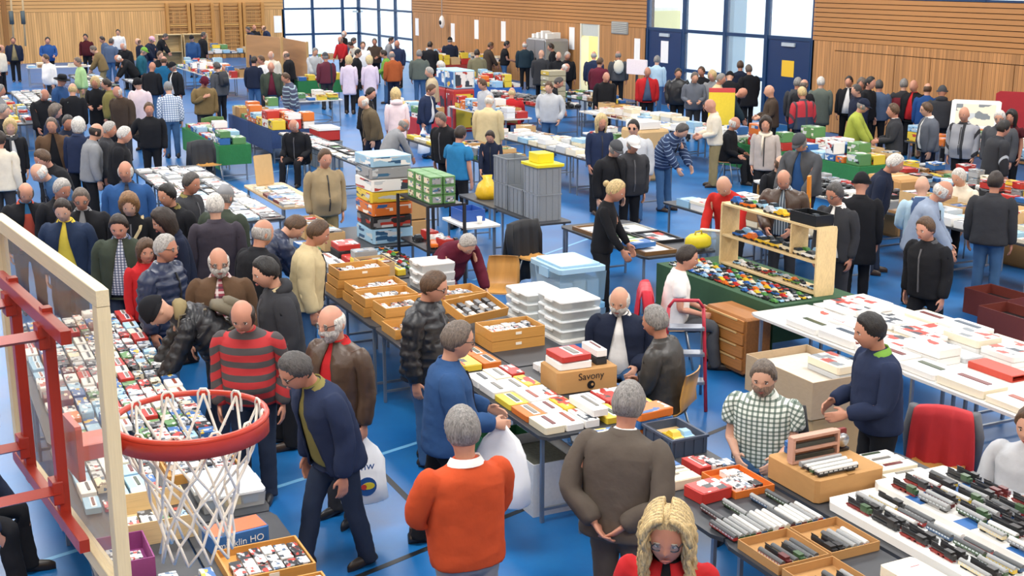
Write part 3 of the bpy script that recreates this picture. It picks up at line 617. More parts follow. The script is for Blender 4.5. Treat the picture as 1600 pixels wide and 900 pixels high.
# ---------------------------------------------------------------- posing
def rot_between(a, b): return Vector(a).normalized().rotation_difference(Vector(b).normalized()).to_matrix()
def about(j, Rm, base=None):
    """rigid transform that turns by Rm about joint j and carries j where the parent transform takes it"""
    j = Vector(j); p = base@j if base is not None else j
    M = Rm.to_4x4(); M.translation = p-Rm@j; return M
ARMP = {'d': ((.13, -.03, -1), (.04, .24, -1)), 'p': ((.30, -.25, -1), (-.16, .5, -1)), 'f': ((.16, .22, -1), (-.34, .95, -.16)), 't': ((.10, .42, -1), (-.06, .62, -1)), 'x': ((.22, .42, -1), (-1, .30, .10)),
        'k': ((.26, -.40, -1), (-.62, -.25, -.62)), 'w': ((.14, .12, -1), (-.38, .95, -.35))}
def pose(lean, hp, arms, sit, walk, rng, seat=.53):
    T = {}; th = math.radians(lean); hp = hp*.5; Rx = lambda a: Matrix.Rotation(-a, 3, 'X')
    back = -.16*math.sin(th) if not sit else 0
    pel = Rx(th*.42); p0 = Vector((0, back, (seat-.93) if sit else -.02*(lean > 25)))
    M = pel.to_4x4(); j = Vector(JT['pelvis']); M.translation = j+p0-pel@j; T['pelvis'] = M
    sp = Rx(th*.74); T['spine'] = about(JT['spine'], sp, T['pelvis']); ch = Rx(th); T['chest'] = about(JT['chest'], ch, T['spine'])
    hd = math.radians(hp); T['neck'] = about(JT['neck'], Rx(th*.9+hd*.4), T['chest']); tw = Matrix.Rotation(math.radians(rng.uniform(-9, 9)), 3, 'Z')
    T['head'] = about(JT['head'], Rx(th*.75+hd)@tw, T['neck'])@Matrix.Translation((0, 0, 1.53))@Matrix.Scale(1.15, 4)@Matrix.Translation((0, 0, -1.53))
    for s, n in ((1, 'R'), (-1, 'L')):
        key = arms
        if arms == 'h': key = 'd' if n == 'L' else 'hip'
        if arms == 'u': key = 'up' if n == 'R' else 'd'
        if arms == 'g': key = 'd' if n == 'R' else 'f'
        U, Fo = {'hip': ((.62, -.12, -1), (-.75, .2, -.5)), 'up': ((.16, .3, -1), (-.62, .5, .55))}.get(key) or ARMP[key]
        if sit and key == 'd': U, Fo = (.14, .2, -1), (-.1, .9, -.35)
        jt = lambda v: Vector((v[0]*s+rng.uniform(-.05, .05), v[1]+rng.uniform(-.06, .06), v[2]))
        ch2 = Rx(th*.45) if key in ('d', 'p') else Matrix.Identity(3)
        if key in ('f', 'x', 'w', 'up', 'k', 'hip'): ch2 = ch
        RU = rot_between(mir(ARM, s), ch2@jt(U)); RF = rot_between(mir(ARM, s), ch2@jt(Fo))
        T['uarm'+n] = about(mir(SH, s), RU, T['chest']); T['farm'+n] = about(mir(EL, s), RF, T['uarm'+n]); T['hand'+n] = about(mir(WR, s), RF, T['farm'+n])
        hip = Vector((.092*s, 0, .93)); knee = Vector((.1*s, .01, .5)); ank = Vector((.105*s, -.02, .09))
        if sit: td, sd = Vector((.16*s, 1, -.07)), Vector((.02*s, .10, -1))
        else:
            st = walk*s*.26; td = Vector((.03*s, st-back*1.1+.02, -1)); sd = Vector((.01*s, (st*1.0 if st < 0 else st*.7)-back*1.1-.03-.12*abs(st), -1))
        RT = rot_between(knee-hip, td); RS = rot_between(ank-knee, sd)
        T['thigh'+n] = about(hip, RT, T['pelvis']); T['shin'+n] = about(knee, RS, T['thigh'+n])
        FM = Matrix.Rotation(s*-.14, 3, 'Z'); T['foot'+n] = about(ank, FM, T['shin'+n])
    low = min((T['foot'+n]@Vector((s*.105, -.02, .09))).z for s, n in ((1, 'R'), (-1, 'L')))-.09
    up = Matrix.Translation((0, 0, -low))
    for k in T: T[k] = up@T[k]
    return T
def skin_mesh(tpl, lod, T, shape=None, puff=0.0):
    me, V, W = TPL[tpl][lod]; V = V.copy()
    if puff:
        arm = W[:, [BI[b] for b in ARMS]].sum(1); t = np.where(arm > .5, (np.abs(V[:, 0])-.188)*S40-(V[:, 2]-1.40)*C40, V[:, 2])
        N = np.empty(len(V)*3); me.vertices.foreach_get('normal', N); V += N.reshape(-1, 3)*(puff*(np.abs(np.sin(t*math.pi/.085))-.45))[:, None]
    if shape is not None:
        wd, belly = shape; tor = W[:, [BI[b] for b in UP]].sum(1)*np.clip((1.5-V[:, 2])/.1, 0, 1)
        arm = W[:, [BI[b+s] for s in 'RL' for b in ('uarm', 'farm', 'hand')]].sum(1); sg = np.sign(V[:, 0])
        V[:, 0] += sg*arm*(wd-1)*.20
        if tpl != 'skin':
            N = np.empty(len(V)*3); me.vertices.foreach_get('normal', N); V += N.reshape(-1, 3)*(arm*(wd-1)*.10)[:, None]
        else: tor = tor*0
        V[:, 0] *= 1+(wd-1)*tor; V[:, 1] *= 1+(wd-1)*tor
        V[:, 1] += tor*belly*np.exp(-((V[:, 2]-1.04)/.13)**2)*np.clip(V[:, 1]/.1, 0, 1)
    A = np.array([np.array(T[b])[:3, :] for b in BONES]); Vh = np.concatenate([V, np.ones((len(V), 1))], 1)
    out = np.zeros_like(V)
    for b in range(len(BONES)):
        w = W[:, b]; ix = np.nonzero(w)[0]
        if len(ix): out[ix] += w[ix, None]*(Vh[ix]@A[b].T)
    r = me.copy(); r.vertices.foreach_set('co', out.ravel()); r.update(); return r
def fit(o, M): o.matrix_basis = M; return o
HANDS = {}
def prep(line, idx):
    a = line.split(';'); px, py, face, lean, hp = [float(v) for v in a[0].split(',')]
    extra = [e for e in a[5].split(',') if e]; rng = random.Random(1000+idx*7); h = 1.75*rng.uniform(.985, 1.015)
    for e in extra:
        if e[0] == 'h' and e[1:].replace('.', '').isdigit(): h = float(e[1:])
    if 'short' in extra: h = 1.5
    T = pose(lean, hp, a[1], 'sit' in extra, (1 if 'walk' in extra else rng.uniform(-.25, .25)), rng)
    top = T['head']@Vector((0, .01, 1.752)); chest = T['chest']@Vector((0, 0, 1.3)); sc = h/1.783
    return dict(a=a, px=px, py=py, face=face, lean=lean, extra=extra, T=T, top=top, chestp=chest, sc0=sc, idx=idx, dist=at(px, py, top.z*sc).length)
def locate(q, dd=0.0):
    """stand the figure on the floor so that its head lies on the pixel's ray; dd shifts it along the ray and fits its height"""
    P = at(q['px'], q['py'], q['top'].z*q['sc0']); o = Vector((0, 0, CAM_H)); P = o+(P-o)*(1+dd/(P-o).length); sc = P.z/q['top'].z
    f = Vector((P.x, P.y, 0)).normalized(); r = Vector((f.y, -f.x, 0)); fa = math.radians(q['face'])
    hd = -f*math.cos(fa)+r*math.sin(fa); rz = math.atan2(-hd.x, hd.y); Rz = Matrix.Rotation(rz, 3, 'Z')
    loc = Vector((P.x, P.y, 0))-Rz@Vector((q['top'].x*sc, q['top'].y*sc, 0)); ch = loc+Rz@(q['chestp']*sc)
    return P, sc, rz, loc, ch
def settle(Q, rects):
    """small shifts along each ray keep feet off the tables and people apart"""
    done = []
    for q in sorted(Q, key=lambda q: q['dist']):
        best = None; sit = 'sit' in q['extra']
        for k in range(0, 29):
            dd = ((k+1)//2)*.09*(1 if k % 2 else -1)*(1 if q['dist'] < 25 else 1.6); P, sc, rz, loc, ch = locate(q, dd); r0 = sc/q['sc0']
            if not .89 < r0 < 1.09: continue
            c = abs(dd)*.35+abs(r0-1)*3
            for (l2, c2) in done:
                for a_, b_ in ((loc, l2), (ch, c2), (loc, c2), (ch, l2)):
                    d = math.hypot(a_.x-b_.x, a_.y-b_.y)
                    if d < .48: c += (.48-d)*6
            for (x0, x1, y0, y1, zt) in rects:
                pad = .16; px_ = min(loc.x-(x0-pad), (x1+pad)-loc.x); py_ = min(loc.y-(y0-pad), (y1+pad)-loc.y)
                if px_ > 0 and py_ > 0: c += min(px_, py_)*9+.2
                if zt > 1:
                    px_ = min(ch.x-(x0-pad), (x1+pad)-ch.x); py_ = min(ch.y-(y0-pad), (y1+pad)-ch.y)
                    if px_ > 0 and py_ > 0: c += min(px_, py_)*9
            if loc.x > 22.2 or loc.y > 64.4: c += 50
            if best is None or c < best[0]: best = (c, dd, loc, ch)
        q['dd'] = best[1] if best else 0.0; done.append((best[2], best[3]) if best else locate(q)[3:])
def person(q):
    a = q['a']; idx = q['idx']; px, py, face = q['px'], q['py'], q['face']; extra = q['extra']; T = q['T']
    arms, garm, trou, hair, phrase = a[1], a[2].split(':'), a[3], a[4].split(':'), a[6]
    rng = random.Random(500+idx*7); P, sc, rz, loc, _c = locate(q, q.get('dd', 0.0)); h = 1.783*sc
    dist = P.length; lod = 0 if dist < 14.5 else (1 if dist < 29 else 2)
    kind = garm[0]; cname = garm[1]
    lab = 'person in %s %s, %s' % (WORDS.get(cname, cname), GARM[kind], phrase)
    root = thing('person', lab, 'person', tuple(loc), rz); root.scale = (sc, sc, sc)
    shape = (rng.uniform(1.03, 1.2)+(.06 if kind in ('jk', 'jo', 'pf', 'co') else 0), rng.choice((0, .01, .02, .035, .06)) if kind not in ('co',) else .01)
    if hair[0] in ('m', 'l', 'bun', 'curl'): shape = (.94, .005)
    if 'short' in extra: shape = (.92, 0)
    skin = mat(SKINS[idx % len(SKINS)], .55, 0, .07, 25, 0, 'skin')
    body = obj('body', skin_mesh('skin', lod, T, shape), skin, root)
    tpl = {'jk': 'jacket', 'jo': 'open_jacket', 'sw': 'sweater', 'sh': 'sweater', 'co': 'coat', 'pf': 'jacket', 'ts': 'tee', 'tp': 'tee', 'bl': 'open_jacket'}[kind]
    gname = {'jk': 'jacket', 'jo': 'jacket', 'sw': 'sweater', 'sh': 'shirt', 'co': 'coat', 'pf': 'quilted_jacket', 'ts': 't_shirt', 'tp': 'short_sleeved_shirt', 'bl': 'blazer'}[kind]
    top_o = obj(gname, skin_mesh(tpl, lod, T, shape, .028 if kind == 'pf' else 0), cloth(cname, kind == 'pf'), root)
    if kind in ('jo', 'bl'):
        sc2 = garm[2] if len(garm) > 2 else 'white'
        obj('sweater' if sc2 in ('red', 'black', 'olive') else 'shirt', skin_mesh('shirt', lod, T, shape), cloth(sc2), root)
    tr = obj('trousers', skin_mesh('trousers', lod, T, (1+(shape[0]-1)*.45, 0)), cloth(trou), root)
    sm = mat(rng.choice(('#1b1918', '#2a221c', '#232428', '#3a2a1f')), .4)
    for s, n in ((1, 'R'), (-1, 'L')): fit(obj('shoe', TPL['shoe'][lod], sm, root), T['foot'+n]@Matrix.Translation((s*.106, -.01, 0)))
    HM = T['head']; hc = hair_mat(HAIRC.get(hair[1], CL.get(hair[1], '#888888')))
    if hair[0] != 'B':
        if hair[0] in ('c', 'k', 'h'):
            fit(obj({'c': 'cap', 'k': 'beanie', 'h': 'hat'}[hair[0]], hair_mesh(hair[0], lod), cloth(hair[1]) if hair[1] in CL else mat(HAIRC[hair[1]], .85), root), HM)
            if hair[0] == 'c': fit(obj('hair', hair_mesh('b', lod), hair_mat('#8d8a86'), root), HM)
        else: fit(obj('hair', hair_mesh(hair[0], lod), hc, root), HM)
    if 'beard' in extra: fit(obj('beard', hair_mesh('beard', lod), hair_mat('#d8d4cd'), root), HM)
    if 'beardstubble' in extra: fit(obj('beard', hair_mesh('beard', lod), hair_mat('#a58a78'), root), HM)
    seen = abs((face+180) % 360-180) < 125
    if lod < 2 and seen:
        for s in (1, -1):
            fit(obj('eye', EYE, None, body), HM@Matrix.Translation((s*.031, .018+.079, 1.640)))
            if lod == 0: fit(obj('eyebrow', BROW, mat('#4a4038' if hair[1] not in ('white', 'lightgrey', 'blonde') else '#a39a8c', .8), body), HM@Matrix.Translation((s*.031, .018+.0925, 1.659)))
        if lod == 0: fit(obj('lips', LIPS, mat('#a85f55', .5), body), HM@Matrix.Translation((0, .018+.102, 1.576)))
        if 'glasses' in extra:
            gl = fit(obj('glasses', GLASSES, mat('#22201f', .3), root), HM); [obj('lens', LENS, clear('#dfe6e8', .10, .08) if 'dark glasses' not in phrase else mat('#141418', .15), gl, (q*.032, 0, 0)) for q in (-1, 1)]
    CH = T['chest']
    if lod < 2:
        # fastening strip and collar of jackets, coats and shirts
        if kind in ('jk', 'pf', 'co') and seen:
            pts = [(z, {.6: .176, .9: .158, 1.04: .16, 1.2: .157, 1.32: .148, 1.42: .108}.get(z)) for z in ((.9, 1.04, 1.2, 1.32, 1.42) if kind != 'co' else (.6, .9, 1.04, 1.2, 1.32, 1.42))]
            V = []; pf = .014 if kind == 'pf' else 0
            for z, y in pts:
                b = 'pelvis' if z < 1.0 else ('spine' if z < 1.14 else 'chest'); yy = y*shape[0]+shape[1]*math.exp(-((z-1.04)/.13)**2)+.003+pf
                for x in (-.009, .009): V.append(tuple(T[b]@Vector((x, yy, z))))
                for x in (.009, -.009): V.append(tuple(T[b]@Vector((x, yy-.02, z))))
            Fc = []
            for i in range(len(pts)-1):
                b = 4*i; Fc += [(b, b+1, b+5, b+4), (b+1, b+2, b+6, b+5), (b+3, b, b+4, b+7)]
            obj('zip', mesh_from('zip', V, Fc), mat('#2c2c2e' if cname not in ('black', 'charcoal') else '#5a5a5e', .4), top_o)
        if kind in ('jk', 'co', 'sh', 'pf', 'jo', 'bl', 'tp', 'ts') or 'collar' in extra or len(garm) > 2:
            V, Fc = [], []; n = 16; cc = garm[2] if (len(garm) > 2 and kind not in ('co',)) else ('white' if 'collar' in extra else cname)
            for i, (z, rx, ry, yo) in enumerate(((1.455, .094, .084, -.014), (1.495, .082, .078, -.014), (1.508, .087, .083, -.016), (1.462, .115, .102, -.014))):
                for k in range(n):
                    t = 2*math.pi*k/n; zz = z-(.045 if i != 3 else .05)*max(0, math.sin(t))**2; V.append(tuple(T['neck' if i in (1, 2) else 'chest']@Vector((rx*math.cos(t), yo+ry*math.sin(t), zz))))
            for i in range(3):
                for k in range(n): Fc.append((i*n+k, i*n+(k+1) % n, (i+1)*n+(k+1) % n, (i+1)*n+k))
            obj('collar', mesh_from('collar', V, Fc, smooth=True), cloth(cc if cc in CL else cname), top_o)
    for e in extra:
        if e.startswith('hood'):
            hcx = {'hoodkhaki': 'khaki', 'hoodpink': 'palepink'}.get(e, cname)
            g = merge([tube_geo([(.11*math.cos(t), -.03-.085*math.sin(t), 1.47+.02*math.sin(t)) for t in [math.pi*(-.12+1.24*i/12) for i in range(13)]], [(.02+.028*math.sin(math.pi*i/12), .03+.035*math.sin(math.pi*i/12)) for i in range(13)], 8)])
            fit(obj('hood', mesh_from('hood', *g, smooth=True), cloth(hcx), root), CH)
        if e.startswith('scarf'):
            g = tube_geo([(.095*math.cos(t), -.01+.09*math.sin(t), 1.48-.03*max(0, math.sin(t))) for t in [2*math.pi*i/16 for i in range(17)]], .032, 8, cap=False)
            g = merge([g, tube_geo([(.03, .09, 1.44), (.04, .15, 1.3), (.045, .155, 1.12)], [(.035, .02), (.045, .016), (.045, .012)], 8)])
            fit(obj('scarf', mesh_from('scarf', *g, smooth=True), cloth('cream' if e == 'scarfcream' else 'darkgrey'), root), CH)
        if e == 'lanyard': fit(obj('lanyard', mesh_from('lanyard', *tube_geo([(-.07, .02, 1.5), (-.03, .12, 1.3), (0, .15, 1.15), (.03, .12, 1.3), (.07, .02, 1.5)], .008, 5)), mat('#c03038', .6), root), CH)
        if e in ('strap', 'shoulderbag'): fit(obj('shoulder_strap', mesh_from('strap', *tube_geo([(-.13, -.02, 1.47), (-.1, .13, 1.36), (0, .16, 1.2), (.12, .15, 1.05), (.19, .06, .95), (.16, -.12, 1.05), (0, -.15, 1.22), (-.1, -.13, 1.38), (-.13, -.02, 1.47)], [(.006, .02)]*9, 6)), cloth('beige' if e == 'strap' else 'charcoal'), root), CH)
        if e == 'backprint': fit(box('back_print', (.2, .006, .09), (0, 0, 0), mat('#8f9a92', .8), root), CH@Matrix.Translation((0, -.146, 1.27))@Matrix.Diagonal((.2, .006, .09, 1)))
    bpy.context.view_layer.update if False else None
    WM = Matrix.Translation(loc)@Matrix.Rotation(rz, 4, 'Z')@Matrix.Scale(sc, 4)
    return dict(root=root, T=T, WM=WM, extra=extra, loc=loc, rz=rz, phrase=phrase, chest=WM@CH, handR=WM@T['handR']@mir(WR+ARM*.1, 1), handL=WM@T['handL']@mir(WR+ARM*.1, -1), dist=dist, sc=sc, lab=lab)

